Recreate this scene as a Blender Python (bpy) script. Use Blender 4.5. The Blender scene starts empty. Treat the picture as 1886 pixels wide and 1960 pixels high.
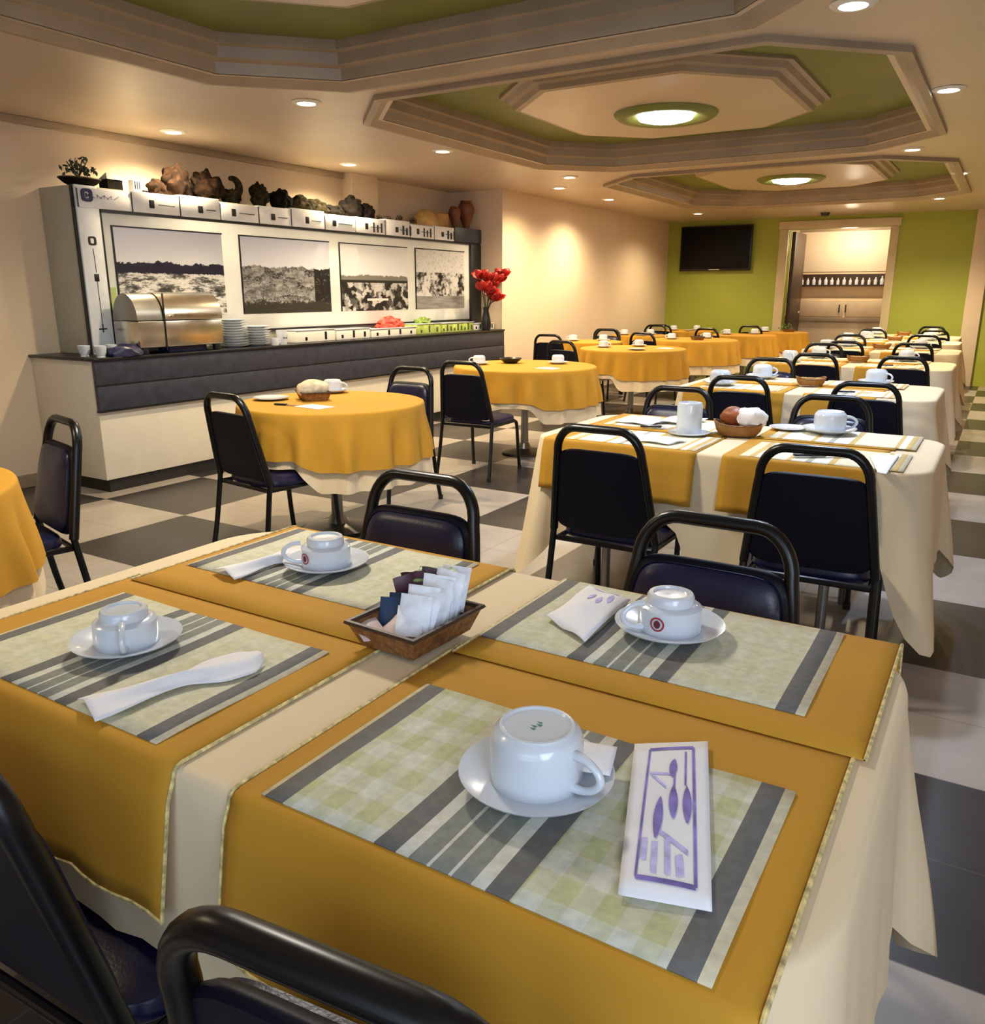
import bpy, bmesh, math, random
from mathutils import Vector, Matrix, noise as mnoise
S = bpy.context.scene
COL = S.collection
PI = math.pi
rnd = random.Random(7)

# ------------------------------------------------------------------ camera
CAM_H, YAW, PITCH, FPX = 1.35, math.radians(31.42), math.radians(14.92), 1576.7
cam_d = bpy.data.cameras.new('camera'); cam = bpy.data.objects.new('camera', cam_d); COL.objects.link(cam)
cam.location = (0, 0, CAM_H)
cam.rotation_euler = (PI/2 - PITCH, 0, YAW)
cam_d.sensor_fit = 'HORIZONTAL'; cam_d.sensor_width = 36.0; cam_d.lens = FPX/1886*36.0
cam_d.clip_start = 0.02; cam_d.clip_end = 100
S.camera = cam

# ------------------------------------------------------------------ world, exposure
w = bpy.data.worlds.new('world'); S.world = w; w.use_nodes = True
w.node_tree.nodes['Background'].inputs[0].default_value = (0.75, 0.85, 1.0, 1)
w.node_tree.nodes['Background'].inputs[1].default_value = 0.5
S.view_settings.view_transform = 'Standard'; S.view_settings.look = 'None'
S.view_settings.gamma = 1.0; S.view_settings.use_curve_mapping = False
S.view_settings.exposure = 0.9
SPOT_W, DISH_W = 82.0, 18.0

def area(name, loc, target, size, power, color):
    d = bpy.data.lights.new(name, 'AREA'); d.shape = 'RECTANGLE'; d.size, d.size_y = size
    d.energy = power; d.color = color
    o = bpy.data.objects.new(name, d); COL.objects.link(o); o.location = loc
    o.rotation_euler = (Vector(target)-Vector(loc)).to_track_quat('-Z', 'Y').to_euler()
    return o
# daylight through the entrance glazing behind the camera
area('entrance_daylight', (0.3, -2.6, 1.5), (-0.7, 2.0, 0.9), (2.4, 1.9), 16, (0.58, 0.79, 1.0))
area('added_side_daylight', (1.55, -0.3, 1.55), (-0.6, 1.2, 0.75), (1.9, 1.5), 40, (0.66, 0.80, 1.0))  # added area light inside the solid right wall, standing in for side daylight

def tp(px, py, z):
    """point on the horizontal plane at height z seen at that place of the photograph"""
    f = Vector((-math.sin(YAW)*math.cos(PITCH), math.cos(YAW)*math.cos(PITCH), -math.sin(PITCH)))
    r = Vector((math.cos(YAW), math.sin(YAW), 0)); d = f.cross(r)
    v = r*((px-943)/FPX) + d*((py-980)/FPX) + f
    t = (z-CAM_H)/v.z
    return Vector((v.x*t, v.y*t, z))

# ------------------------------------------------------------------ materials
MATS = {}
def nodes_of(m):
    m.use_nodes = True; nt = m.node_tree
    return nt, nt.nodes['Principled BSDF']
def mat(name, col, rough=0.6, metal=0.0, var=0.06, scale=6.0, bump=0.0, bscale=60.0, coat=0.0, spec=0.5, emit=None, est=1.0):
    if name in MATS: return MATS[name]
    m = bpy.data.materials.new(name); nt, p = nodes_of(m); MATS[name] = m
    p.inputs['Roughness'].default_value = rough; p.inputs['Metallic'].default_value = metal
    p.inputs['Coat Weight'].default_value = coat; p.inputs['Specular IOR Level'].default_value = spec
    tc = nt.nodes.new('ShaderNodeTexCoord')
    n = nt.nodes.new('ShaderNodeTexNoise'); n.inputs['Scale'].default_value = scale; n.inputs['Detail'].default_value = 3
    nt.links.new(tc.outputs['Object'], n.inputs['Vector'])
    r = nt.nodes.new('ShaderNodeValToRGB')
    r.color_ramp.elements[0].position = 0.3; r.color_ramp.elements[1].position = 0.7
    r.color_ramp.elements[0].color = tuple(c*(1-var) for c in col)+(1,)
    r.color_ramp.elements[1].color = tuple(min(1, c*(1+var)) for c in col)+(1,)
    nt.links.new(n.outputs['Fac'], r.inputs['Fac']); nt.links.new(r.outputs['Color'], p.inputs['Base Color'])
    if bump:
        b = nt.nodes.new('ShaderNodeBump'); b.inputs['Strength'].default_value = bump; b.inputs['Distance'].default_value = 0.003
        n2 = nt.nodes.new('ShaderNodeTexNoise'); n2.inputs['Scale'].default_value = bscale
        nt.links.new(tc.outputs['Object'], n2.inputs['Vector'])
        nt.links.new(n2.outputs['Fac'], b.inputs['Height']); nt.links.new(b.outputs['Normal'], p.inputs['Normal'])
    if emit:
        p.inputs['Emission Color'].default_value = emit+(1,); p.inputs['Emission Strength'].default_value = est
    return m

class NB:
    """small node-graph writer"""
    def __init__(s, name, rough=0.5):
        s.m = bpy.data.materials.new(name); s.nt, s.p = nodes_of(s.m); s.p.inputs['Roughness'].default_value = rough
        s.tc = s.nt.nodes.new('ShaderNodeTexCoord')
        sep = s.nt.nodes.new('ShaderNodeSeparateXYZ'); s.nt.links.new(s.tc.outputs['Object'], sep.inputs[0])
        s.x, s.y, s.z = sep.outputs
    def put(s, sock, v):
        if hasattr(v, 'is_output'): s.nt.links.new(v, sock)
        else: sock.default_value = v
    def math(s, op, a, b=0.0, c=None):
        n = s.nt.nodes.new('ShaderNodeMath'); n.operation = op; s.put(n.inputs[0], a); s.put(n.inputs[1], b)
        if c is not None: s.put(n.inputs[2], c)
        return n.outputs[0]
    def vec(s, x, y, z=0.0):
        n = s.nt.nodes.new('ShaderNodeCombineXYZ'); s.put(n.inputs[0], x); s.put(n.inputs[1], y); s.put(n.inputs[2], z); return n.outputs[0]
    def noise(s, v, scale, detail=4.0, rough=0.6):
        n = s.nt.nodes.new('ShaderNodeTexNoise'); s.put(n.inputs['Vector'], v); n.inputs['Scale'].default_value = scale
        n.inputs['Detail'].default_value = detail; n.inputs['Roughness'].default_value = rough; return n.outputs['Fac']
    def voro(s, v, scale, feature='F1', out='Distance'):
        n = s.nt.nodes.new('ShaderNodeTexVoronoi'); n.feature = feature; s.put(n.inputs['Vector'], v); n.inputs['Scale'].default_value = scale
        return n.outputs[out]
    def ramp(s, f, stops, const=False):
        n = s.nt.nodes.new('ShaderNodeValToRGB'); e = n.color_ramp.elements
        n.color_ramp.interpolation = 'CONSTANT' if const else 'LINEAR'
        while len(e) < len(stops): e.new(0.5)
        for k, (pos, c) in enumerate(stops): e[k].position = pos; e[k].color = (tuple(c) if hasattr(c, '__len__') else (c, c, c))+(1,)
        s.put(n.inputs[0], f); return n.outputs[0]
    def mix(s, f, a, b, blend='MIX'):
        n = s.nt.nodes.new('ShaderNodeMix'); n.data_type = 'RGBA'; n.blend_type = blend
        s.put(n.inputs[0], f)
        for i, v in ((6, a), (7, b)):
            if not hasattr(v, 'is_output'): v = tuple(v)+(1,)
            s.put(n.inputs[i], v)
        return n.outputs[2]
    def done(s, color):
        s.put(s.p.inputs['Base Color'], color); return s.m

# ------------------------------------------------------------------ mesh builder
def spline(P, R_, k=4):
    P = [Vector(p) for p in P]; out, rr = [], []
    for i in range(len(P)-1):
        a, b, c, d = P[max(0, i-1)], P[i], P[i+1], P[min(len(P)-1, i+2)]
        for q in range(k):
            t = q/k; out.append(((b*2)+(c-a)*t+(a*2-b*5+c*4-d)*t*t+(b*3-a-c*3+d)*t**3)*.5); rr.append(R_[i]+(R_[i+1]-R_[i])*t if hasattr(R_, '__len__') else R_)
    return out+[P[-1]], rr+[R_[-1] if hasattr(R_, '__len__') else R_]
class MB:
    def __init__(s): s.v = []; s.f = []; s.mi = []; s.cur = 0
    def add(s, vs, fs):
        k = len(s.v); s.v += [tuple(v) for v in vs]
        for f in fs: s.f.append(tuple(i+k for i in f)); s.mi.append(s.cur)
        return s
    def bm(s, b, M=None):
        b.verts.ensure_lookup_table()
        vs = [(M @ v.co if M else v.co.copy()) for v in b.verts]
        fs = [[v.index for v in f.verts] for f in b.faces]
        b.free(); return s.add(vs, fs)
    def box(s, lo, hi, r=0.0, M=None, seg=2):
        b = bmesh.new(); bmesh.ops.create_cube(b, size=1)
        lo, hi = Vector(lo), Vector(hi); d = hi-lo; c = (lo+hi)/2
        for v in b.verts: v.co = Vector((v.co.x*d.x, v.co.y*d.y, v.co.z*d.z))+c
        if r: bmesh.ops.bevel(b, geom=b.edges[:], offset=min(r, min(d)*0.49), segments=seg, profile=0.5, affect='EDGES')
        b.verts.index_update(); return s.bm(b, M)
    def ring_skin(s, rings, closed_ring=True, cap0=False, cap1=False):
        n = len(rings[0]); vs = [p for r in rings for p in r]; fs = []
        for i in range(len(rings)-1):
            for j in range(n if closed_ring else n-1):
                k = (j+1) % n
                fs.append((i*n+j, i*n+k, (i+1)*n+k, (i+1)*n+j))
        if cap0: fs.append(tuple(range(n-1, -1, -1)))
        if cap1: fs.append(tuple((len(rings)-1)*n+j for j in range(n)))
        return s.add(vs, fs)
    def tube(s, pts, r, n=10, closed=False, flat=1.0):
        pts = [Vector(p) for p in pts]; rings = []; m = len(pts); up = None
        for i, p in enumerate(pts):
            a = pts[(i-1) % m] if (closed or i > 0) else p
            b = pts[(i+1) % m] if (closed or i < m-1) else p
            t = (b-a).normalized()
            if up is None:
                up = Vector((0, 0, 1)) if abs(t.z) < 0.9 else Vector((0, 1, 0))
            u = (up - t*up.dot(t)).normalized(); up = u; v = t.cross(u)
            rr = r[i] if hasattr(r, '__len__') else r
            rings.append([p + u*math.cos(2*PI*k/n)*rr + v*math.sin(2*PI*k/n)*rr*flat for k in range(n)])
        if closed: rings.append(rings[0]); return s.ring_skin(rings)
        return s.ring_skin(rings, True, True, True)
    def lathe(s, prof, n=40, c=(0, 0, 0), sx=1.0, sy=1.0):
        rings = []
        for r, z in prof:
            rings.append([(c[0]+sx*r*math.cos(2*PI*k/n), c[1]+sy*r*math.sin(2*PI*k/n), c[2]+z) for k in range(n)])
        return s.ring_skin(rings, True, prof[0][0] > 1e-5, prof[-1][0] > 1e-5)
    def prism(s, poly, z0, z1):
        n = len(poly)
        vs = [(x, y, z0) for x, y in poly]+[(x, y, z1) for x, y in poly]
        fs = [tuple(range(n-1, -1, -1)), tuple(range(n, 2*n))]+[(i, (i+1) % n, n+(i+1) % n, n+i) for i in range(n)]
        return s.add(vs, fs)
    def grid(s, P):
        n, m = len(P), len(P[0])
        return s.add([p for r in P for p in r], [(i*m+j, i*m+j+1, (i+1)*m+j+1, (i+1)*m+j) for i in range(n-1) for j in range(m-1)])
    def blob(s, c, r, amp=0.2, freq=2.0, sub=3, seed=0, squash=(1, 1, 1), zmin=None):
        b = bmesh.new(); bmesh.ops.create_icosphere(b, subdivisions=sub, radius=1)
        for v in b.verts:
            k = 1+amp*mnoise.noise(v.co*freq+Vector((seed*3.7, seed*1.3, seed)))
            v.co = Vector((v.co.x*r*k*squash[0], v.co.y*r*k*squash[1], v.co.z*r*k*squash[2]))+Vector(c)
            if zmin is not None and v.co.z < zmin: v.co.z = zmin
        b.verts.index_update(); return s.bm(b)
    def mesh(s, name, mats, smooth=True, angle=40):
        me = bpy.data.meshes.new(name); me.from_pydata(s.v, [], s.f)
        ms = mats if isinstance(mats, (list, tuple)) else [mats]
        for m in ms: me.materials.append(m)
        me.polygons.foreach_set('material_index', s.mi)
        me.update()
        b = bmesh.new(); b.from_mesh(me); bmesh.ops.recalc_face_normals(b, faces=b.faces); b.to_mesh(me); b.free()
        if smooth:
            me.polygons.foreach_set('use_smooth', [True]*len(me.polygons)); me.set_sharp_from_angle(angle=math.radians(angle))
        return me
    def build(s, name, mats, parent=None, smooth=True, angle=40, solid=0.0):
        return link(name, s.mesh(name, mats, smooth, angle), parent, solid)
def link(name, me, parent=None, solid=0.0):
    o = bpy.data.objects.new(name, me); COL.objects.link(o)
    if parent: o.parent = parent
    if solid:
        md = o.modifiers.new('thickness', 'SOLIDIFY'); md.thickness = solid; md.offset = 0
    return o
def tag(o, label, cat, group=None, kind=None):
    o['label'] = label; o['category'] = cat
    if group: o['group'] = group
    if kind: o['kind'] = kind
    return o
def thing(name, label, cat, loc=(0, 0, 0), rz=0.0, group=None):
    o = bpy.data.objects.new(name, None); COL.objects.link(o); o.location = loc; o.rotation_euler = (0, 0, rz); o.empty_display_size = 0.1
    return tag(o, label, cat, group)
def struct(o): o['kind'] = 'structure'; return o
def solo(name, mb, m, label, cat, loc=(0, 0, 0), rz=0.0, group=None, solid=0.0, angle=40):
    o = mb.build(name, m, None, True, angle, solid); o.location = loc; o.rotation_euler = (0, 0, rz)
    return tag(o, label, cat, group)
PROTO = {}
def kit(key, maker):
    """meshes of a kind, built once: list of (part name, mesh, sub-list)"""
    if key not in PROTO: PROTO[key] = maker()
    return PROTO[key]
def place(key, maker, name, label, cat, loc, rz=0.0, group=None, scale=1.0):
    parts = kit(key, maker)
    root = thing(name, label, cat, loc, rz, group); root.scale = (scale,)*3
    for pn, me, subs in parts:
        o = link(pn, me, root)
        for sn, sm in subs: link(sn, sm, o)
    return root
def place1(key, maker, name, label, cat, loc, rz=0.0, group=None, scale=1.0):
    me = kit(key, maker); o = link(name, me); o.location = loc; o.rotation_euler = (0, 0, rz); o.scale = (scale,)*3
    return tag(o, label, cat, group)

# colours (linear)
M_wall = mat('wall_cream_paint', (0.72, 0.58, 0.42), 0.6, var=0.03, scale=1.5)
M_ceil = mat('ceiling_beige_paint', (0.56, 0.45, 0.34), 0.35, var=0.06, scale=1.2)
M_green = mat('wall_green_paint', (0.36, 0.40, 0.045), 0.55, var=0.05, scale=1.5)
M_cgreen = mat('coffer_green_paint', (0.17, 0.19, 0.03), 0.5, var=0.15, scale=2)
M_mould = mat('moulding_paint', (0.34, 0.26, 0.18), 0.45, var=0.12, scale=3)
M_white = mat('white_paint', (0.80, 0.78, 0.72), 0.5, var=0.03)
M_black = mat('black_metal', (0.002, 0.002, 0.0025), 0.32, var=0.2, spec=.4)
M_navy = mat('navy_vinyl', (0.005, 0.006, 0.034), 0.36, var=0.15, bump=0.12, bscale=220)
M_shell = mat('black_vinyl', (0.002, 0.0022, 0.009), 0.5, var=0.2, bump=0.1, bscale=200, spec=0.22)
M_cream = mat('cream_tablecloth', (0.74, 0.59, 0.38), 0.85, var=0.03, scale=3, bump=0.05, bscale=300)
M_must = mat('mustard_cloth', (0.51, 0.25, 0.014), 0.85, var=0.05, scale=5, bump=0.06, bscale=350)
M_trim = mat('gold_trim', (0.62, 0.50, 0.22), 0.6, var=0.5, scale=90)
M_china = mat('white_china', (0.64, 0.68, 0.74), 0.2, var=0.01, coat=0.5)
M_paper = mat('white_paper', (0.82, 0.80, 0.82), 0.8, var=0.02, scale=20, bump=0.15, bscale=40)
M_ink = mat('violet_ink', (0.22, 0.17, 0.50), 0.8, var=0.4, scale=40)
M_ink2 = mat('pale_violet_ink', (0.50, 0.46, 0.78), 0.8, var=0.25, scale=60)
M_wick = mat('brown_basket', (0.20, 0.085, 0.022), 0.6, var=0.5, scale=70, bump=0.6, bscale=120)
M_dwood = mat('dark_wood', (0.045, 0.022, 0.012), 0.4, var=0.3, scale=20)
M_steel = mat('brushed_steel', (0.62, 0.58, 0.50), 0.24, 1.0, var=0.08, scale=8)
M_steel2 = mat('dark_steel', (0.30, 0.29, 0.27), 0.35, 0.9, var=0.1)
M_slate = mat('slate_blue_laminate', (0.032, 0.036, 0.055), 0.4, var=0.25, scale=14, bump=0.15, bscale=50)
M_line = mat('black_laminate', (0.006, 0.006, 0.009), 0.35)
M_hutch = mat('pale_grey_panel', (0.74, 0.76, 0.74), 0.45, var=0.03)
M_side = mat('hutch_side_cream', (0.48, 0.46, 0.37), 0.55, var=0.05)
M_kick = mat('black_kick', (0.01, 0.009, 0.008), 0.6)

def obj_dim(n): return n
# floor: big chequer of pale and dark vinyl tiles with thin joints
nb = NB('floor_chequer_tiles', 0.32)
px = nb.math('DIVIDE', nb.math('ADD', nb.x, 8.25), 0.8); py = nb.math('DIVIDE', nb.math('ADD', nb.y, 5.55), 0.8)
par = nb.math('MODULO', nb.math('ADD', nb.math('FLOOR', px), nb.math('FLOOR', py)), 2.0)
def joint(c): 
    fr = nb.math('FRACT', nb.math('MULTIPLY', c, 2.0)); return nb.math('GREATER_THAN', nb.math('ABSOLUTE', nb.math('SUBTRACT', fr, 0.5)), 0.494)
jn = nb.math('MAXIMUM', joint(px), joint(py))
gr = nb.noise(nb.tc.outputs['Object'], 3.0, 6)
lightc = nb.ramp(gr, [(0.3, (0.30, 0.265, 0.235)), (0.7, (0.40, 0.355, 0.315))])
darkc = nb.ramp(gr, [(0.3, (0.020, 0.017, 0.0175)), (0.7, (0.038, 0.034, 0.035))])
cc = nb.mix(nb.math('SUBTRACT', 1.0, par), darkc, lightc)
M_floor = nb.done(nb.mix(nb.math('MULTIPLY', jn, 0.55), cc, (0.10, 0.09, 0.08)))

# ------------------------------------------------------------------ room shell
CZ = 2.5; XL, XJ, YJ, YF, XR, YB = -5.9, -5.18, 8.7, 14.3, 1.6, -3.0
struct(MB().box((XL-.2, YB-.2, -.1), (XR+.2, YF+1.8, 0)).build('floor', M_floor, smooth=False))
OX = (-3.87, -0.70); CH = 0.48
COFFERS = [(0.75, 3.92), (4.40, 7.75), (8.45, 12.05)]
def octo(x0, x1, y0, y1, c, d=0.0):
    x0 += d; x1 -= d; y0 += d; y1 -= d; c = c-0.586*d
    return [(x0+c, y0), (x1-c, y0), (x1, y0+c), (x1, y1-c), (x1-c, y1), (x0+c, y1), (x0, y1-c), (x0, y0+c)]
mb = MB(); bands = [YB-.2, 4.16, 8.1, YF+0.1]
for (y0, y1), b0, b1 in zip(COFFERS, bands, bands[1:]):
    p = octo(OX[0], OX[1], y0, y1, CH)
    A, B, C_, D = (XL-.2, b0), (XR+.2, b0), (XR+.2, b1), (XL-.2, b1)
    for q in ([A, B, p[1], p[0]], [B, p[2], p[1]], [B, C_, p[3], p[2]], [C_, p[4], p[3]], [C_, D, p[5], p[4]], [D, p[6], p[5]], [D, A, p[7], p[6]], [A, p[0], p[7]]):
        mb.add([(x, y, CZ) for x, y in q], [tuple(range(len(q)))])
ceil = struct(mb.build('ceiling', M_ceil, smooth=False))
mb = MB().box((XL-.2, YB-.2, CZ+.36), (XR+.2, YF+.1, CZ+.42)); struct(mb.build('ceiling_deck', M_ceil, smooth=False))
for i, (y0, y1) in enumerate(COFFERS):
    a = (OX[0], OX[1], y0, y1, CH); ai = (OX[0], OX[1], y0, y1, CH+.36)
    prof = [(-.13, 0.002), (-.13, -.03), (-.085, -.035), (-.05, -.012), (-.03, .0), (0.0, .004), (.012, .06), (.045, .075), (.05, .13), (.075, .14), (.075, .19)]
    mb = MB(); mb.ring_skin([[(x, y, CZ+z) for x, y in octo(*a, d)] for d, z in prof])
    struct(mb.build('trim_%d' % (i*2+1), M_mould, angle=25))
    mb = MB(); mb.ring_skin([[(x, y, CZ+.19) for x, y in octo(*a, d)] for d in (.075, .78)])
    mb.add([(x, y, CZ+.19) for x, y in octo(*a, .78)], [tuple(range(8))])
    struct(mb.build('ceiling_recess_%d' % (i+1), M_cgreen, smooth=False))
    prof = [(.58, .19), (.58, .17), (.61, .165), (.63, .135), (.665, .125), (.68, .095), (.72, .09)]
    mb = MB(); mb.ring_skin([[(x, y, CZ+z) for x, y in octo(*ai, d)] for d, z in prof])
    struct(mb.build('trim_%d' % (i*2+2), M_mould, angle=25))
    mb = MB(); mb.add([(x, y, CZ+.09) for x, y in octo(*ai, .718)], [tuple(range(8))])
    struct(mb.build('ceiling_panel_%d' % (i+1), M_ceil, smooth=False))
# walls
struct(MB().box((XL-.2, YB, 0), (XL, YJ+.2, CZ)).build('wall_left', M_wall, smooth=False))
struct(MB().box((XL-.2, YJ, 0), (XJ, YF+.2, CZ)).build('wall_left_far', M_wall, smooth=False))
struct(MB().box((XL, 6.75, 2.07), (XL+.14, 7.15, CZ), .004).build('wall_pilaster', M_wall))
DX0, DX1, DZ = -3.18, -1.70, 2.32
mb = MB().box((XJ, YF, 0), (DX0, YF+.2, CZ)).box((DX1, YF, 0), (XR, YF+.2, CZ)).box((DX0, YF, DZ), (DX1, YF+.2, CZ))
struct(mb.build('wall_far', M_green, smooth=False))
struct(MB().box((XR, YB, 0), (XR+.2, YF+.2, CZ)).build('wall_right', M_wall, smooth=False))
mb = MB()
for a in ((-1.32, .72, -1.26, 2.36), (.66, .72, .72, 2.36), (-1.32, .72, .72, .78), (-1.32, 2.30, .72, 2.36), (-.33, .72, -.27, 2.36)): mb.box((XR-.04, a[0], a[1]), (XR, a[2], a[3]), .004)
struct(mb.build('added_window_1_frame', M_white))  # unseen frame added to the solid wall to go with the side light
mb = MB().box((XL, YB-.2, 0), (-1.4, YB, CZ)).box((1.5, YB-.2, 0), (XR, YB, CZ)).box((-1.4, YB-.2, 0), (1.5, YB, .4)).box((-1.4, YB-.2, 2.4), (1.5, YB, CZ))
struct(mb.build('wall_back', M_wall, smooth=False))
struct(MB().box((-.58, YF-.09, 0), (-.36, YF, CZ), .005).build('trim_7', M_wall))
# crown line along the left wall
mb = MB().box((XL, YB, CZ-.05), (XL+.035, 6.75, CZ), .006); struct(mb.build('trim_8', M_mould))
mb = MB().box((XL, YB, 0), (XL+.012, 3.30, .08), .002); struct(mb.build('baseboard_left', M_mould))
# doorway in the green wall and the pantry behind it
mb = MB().box((DX0-.14, YF-.03, 0), (DX0, YF+.2, DZ-.002), .006).box((DX1, YF-.03, 0), (DX1+.12, YF+.2, DZ-.002), .006).box((DX0-.16, YF-.035, DZ), (DX1+.14, YF+.2, DZ+.12), .006)
struct(mb.build('door_1_frame', mat('door_frame_cream', (0.62, 0.52, 0.32), 0.5)))
mb = MB().box((DX0-.4, YF+1.6, 0), (DX1+.6, YF+1.7, CZ)).box((DX0-.45, YF+.2, 0), (DX0-.4, YF+1.6, CZ)).box((DX1+.6, YF+.2, 0), (DX1+.65, YF+1.6, CZ)).box((DX0-.45, YF+.2, CZ), (DX1+.65, YF+1.7, CZ+.05))
struct(mb.build('wall_pantry', mat('pantry_wall', (0.78, 0.62, 0.42), 0.6, var=0.02), smooth=False))
d = thing('pantry_door', 'dark brown door leaf standing open in the far doorway', 'door', (DX0+.035, YF+.22, 0))
MB().box((-.03, 0, 0.01), (.03, .80, DZ-.02), .004).build('door_leaf', M_dwood, d)
MB().lathe([(0.0, 0), (.025, 0), (.03, .02), (.022, .045), (0, .05)], 16).build('door_knob', M_steel, d).location = (.03, .7, 1.0)

# ------------------------------------------------------------------ ceiling lights
M_lamp = mat('lamp_glow_warm', (1, .9, .7), 0.5, emit=(1.0, 0.86, 0.60), est=14)
M_lampc = mat('lamp_glow_cool', (1, 1, 1), 0.5, emit=(0.88, 0.94, 1.0), est=16)
M_ring = mat('lamp_ring_white', (0.8, 0.76, 0.68), 0.4)
def downlight(x, y, label, cool=False, power=1.0):
    t = thing('recessed_downlight', label, 'ceiling light', (x, y, CZ), 0, 'recessed downlights')
    MB().lathe([(.055, -.001), (.058, -.012), (.085, -.010), (.095, -.002)], 28).build('trim_ring', M_ring, t)
    MB().lathe([(0, -.009), (.04, -.008), (.058, -.004)], 28).build('lens', M_lampc if cool else M_lamp, t)
    d = bpy.data.lights.new('downlight_spot', 'SPOT'); d.energy = SPOT_W*power; d.spot_size = math.radians(150); d.spot_blend = 0.8
    d.shadow_soft_size = 0.05; d.color = (0.62, 0.76, 1.0) if cool else (1.0, 0.80, 0.50)
    o = bpy.data.objects.new('downlight_spot', d); COL.objects.link(o); o.location = (0, 0, -.03); o.parent = t
for x, y, lb, cool, pw in [
    (-3.93, 4.20, 'recessed downlight between the nearest two ceiling recesses', False, 1.1),
    (-5.45, 4.40, 'recessed downlight above the left end of the buffet cabinet', False, 0.95),
    (-4.24, 6.14, 'recessed downlight above the aisle before the middle of the buffet', False, 1.1),
    (-5.40, 6.30, 'recessed downlight above the middle of the buffet cabinet', False, 0.95),
    (-0.72, 4.03, 'bright white downlight at the top right edge of the photo', True, 1.0),
    (-0.48, 5.90, 'bluish white downlight right of the middle ceiling recess', True, .8),
    (-0.87, 8.10, 'warm downlight beyond the right corner of the middle ceiling recess', False, 1.0),
    (-0.60, 9.90, 'warm downlight right of the far ceiling recess', False, 1.0),
    (-4.05, 8.15, 'recessed downlight between the middle and far ceiling recesses on the left', False, 1.0),
    (-4.55, 10.3, 'recessed downlight close to the far left cream wall', False, 1.2),
    (-0.95, 12.35, 'warm downlight before the right side of the green wall', False, 2.6),
    (-4.20, 12.8, 'warm downlight above the wall television', False, 1.0),
    (-4.55, 8.9, 'recessed downlight at the corner where the buffet niche ends', False, 0.9),
    (-3.2, 0.3, 'recessed downlight over the near left round table', False, 0.7)]:
    downlight(x, y, lb, cool, pw)
def dish(x, y, label, green, power=1.0):
    t = thing('dish_light', label, 'ceiling light', (x, y, CZ+.088), 0, 'round dish lights')
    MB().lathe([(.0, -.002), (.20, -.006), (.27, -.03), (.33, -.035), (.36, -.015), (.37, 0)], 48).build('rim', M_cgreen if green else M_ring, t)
    MB().lathe([(0, -.055), (.12, -.052), (.19, -.035), (.205, -.012)], 40).build('diffuser', M_lampc if green else M_lamp, t)
    d = bpy.data.lights.new('dish_bulb', 'AREA'); d.shape = 'DISK'; d.size = .35; d.energy = DISH_W; d.color = (1, .90, .72)
    o = bpy.data.objects.new('dish_bulb', d); COL.objects.link(o); o.location = (0, 0, -.06); o.parent = t; d.energy *= power
dish(-2.30, 6.15, 'round dish light in a green ring at the centre of the middle recess', True)
dish(-2.30, 10.2, 'round dish light at the centre of the far ceiling recess', True)
dish(-2.30, 2.35, 'round dish light in the nearest recess above the front table', True, 1.5)
t = thing('smoke_detector', 'small dark grey detector on the ceiling before the doorway', 'detector', (-2.55, 13.7, CZ))
MB().lathe([(.0, -.05), (.05, -.045), (.065, -.02), (.07, 0)], 20).build('housing', mat('dark_plastic', (.03, .03, .03), .5), t)

t = thing('pantry_lamp', 'flush lamp on the pantry ceiling behind the doorway', 'ceiling light', (-2.4, YF+.75, CZ))
MB().lathe([(0, -.06), (.12, -.05), (.16, -.02), (.16, 0)], 32).build('diffuser', M_lamp, t); MB().lathe([(.16, -.02), (.175, -.015), (.175, 0)], 32).build('rim', M_ring, t)
pl = bpy.data.lights.new('pantry_bulb', 'POINT'); pl.energy = 20; pl.color = (1, .84, .62); pl.shadow_soft_size = .12
po = bpy.data.objects.new('pantry_bulb', pl); COL.objects.link(po); po.location = (0, 0, -.2); po.parent = t
# ------------------------------------------------------------------ television, pantry contents
t = thing('television', 'black flat television mounted on the green wall', 'television', (-4.33, YF-.003, 2.06))
MB().box((-.6, -.10, -.36), (.6, -.045, .36), .012).build('casing', M_line, t)
MB().box((-.575, -.104, -.325), (.575, -.098, .34), .002).build('screen', mat('tv_screen', (.002, .002, .003), .45, spec=.2), t)
MB().box((-.16, -.045, -.14), (.16, 0, .14)).build('bracket', M_steel2, t)
MB().box((-.09, -.107, -.345), (.09, -.103, -.333)).build('control_strip', M_steel, t)
t = thing('wall_cupboard', 'cream cupboard unit low on the pantry wall behind the doorway', 'cupboard', (-2.5, YF+1.6, 0))
M_cup = mat('pantry_cupboard', (.74, .58, .40), .5)
MB().box((-.75, -.35, .0), (.9, 0, 1.25), .004).build('body', M_cup, t)
for k in range(2):
    q = MB().box((-.70+.8*k, -.368, .95), (.05+.8*k, -.35, 1.22), .004).build('door', M_cup, t)
    MB().box((-.02+.1*k, -.392, 1.02), (.0+.1*k, -.368, 1.15), .004).build('handle', M_dwood, q)
MB().box((-.76, -.39, .86), (.91, -.35, .93), .004).build('ledge', M_mould, t)
t = thing('bottle_shelf', 'dark wooden shelf across the pantry wall carrying jars and bottles', 'shelf', (-2.5, YF+1.6, 1.48))
MB().box((-.85, -.2, -.03), (.95, 0, 0)).build('board', M_dwood, t)
MB().box((-.85, -.015, 0), (.95, 0, .18)).build('back_board', M_dwood, t)
for k in range(16):
    x = -3.22+.1*k
    def mk(): 
        m = MB().lathe([(0, 0), (.03, 0), (.032, .08), (.012, .11), (.012, .14), (0, .14)], 12); return m.mesh('jar', M_china)
    place1('jar', mk, 'jar', 'small pale jar on the dark pantry shelf', 'jar', (x, YF+1.5, 1.48), 0, 'jars on the pantry shelf', .8+.25*rnd.random())
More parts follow.
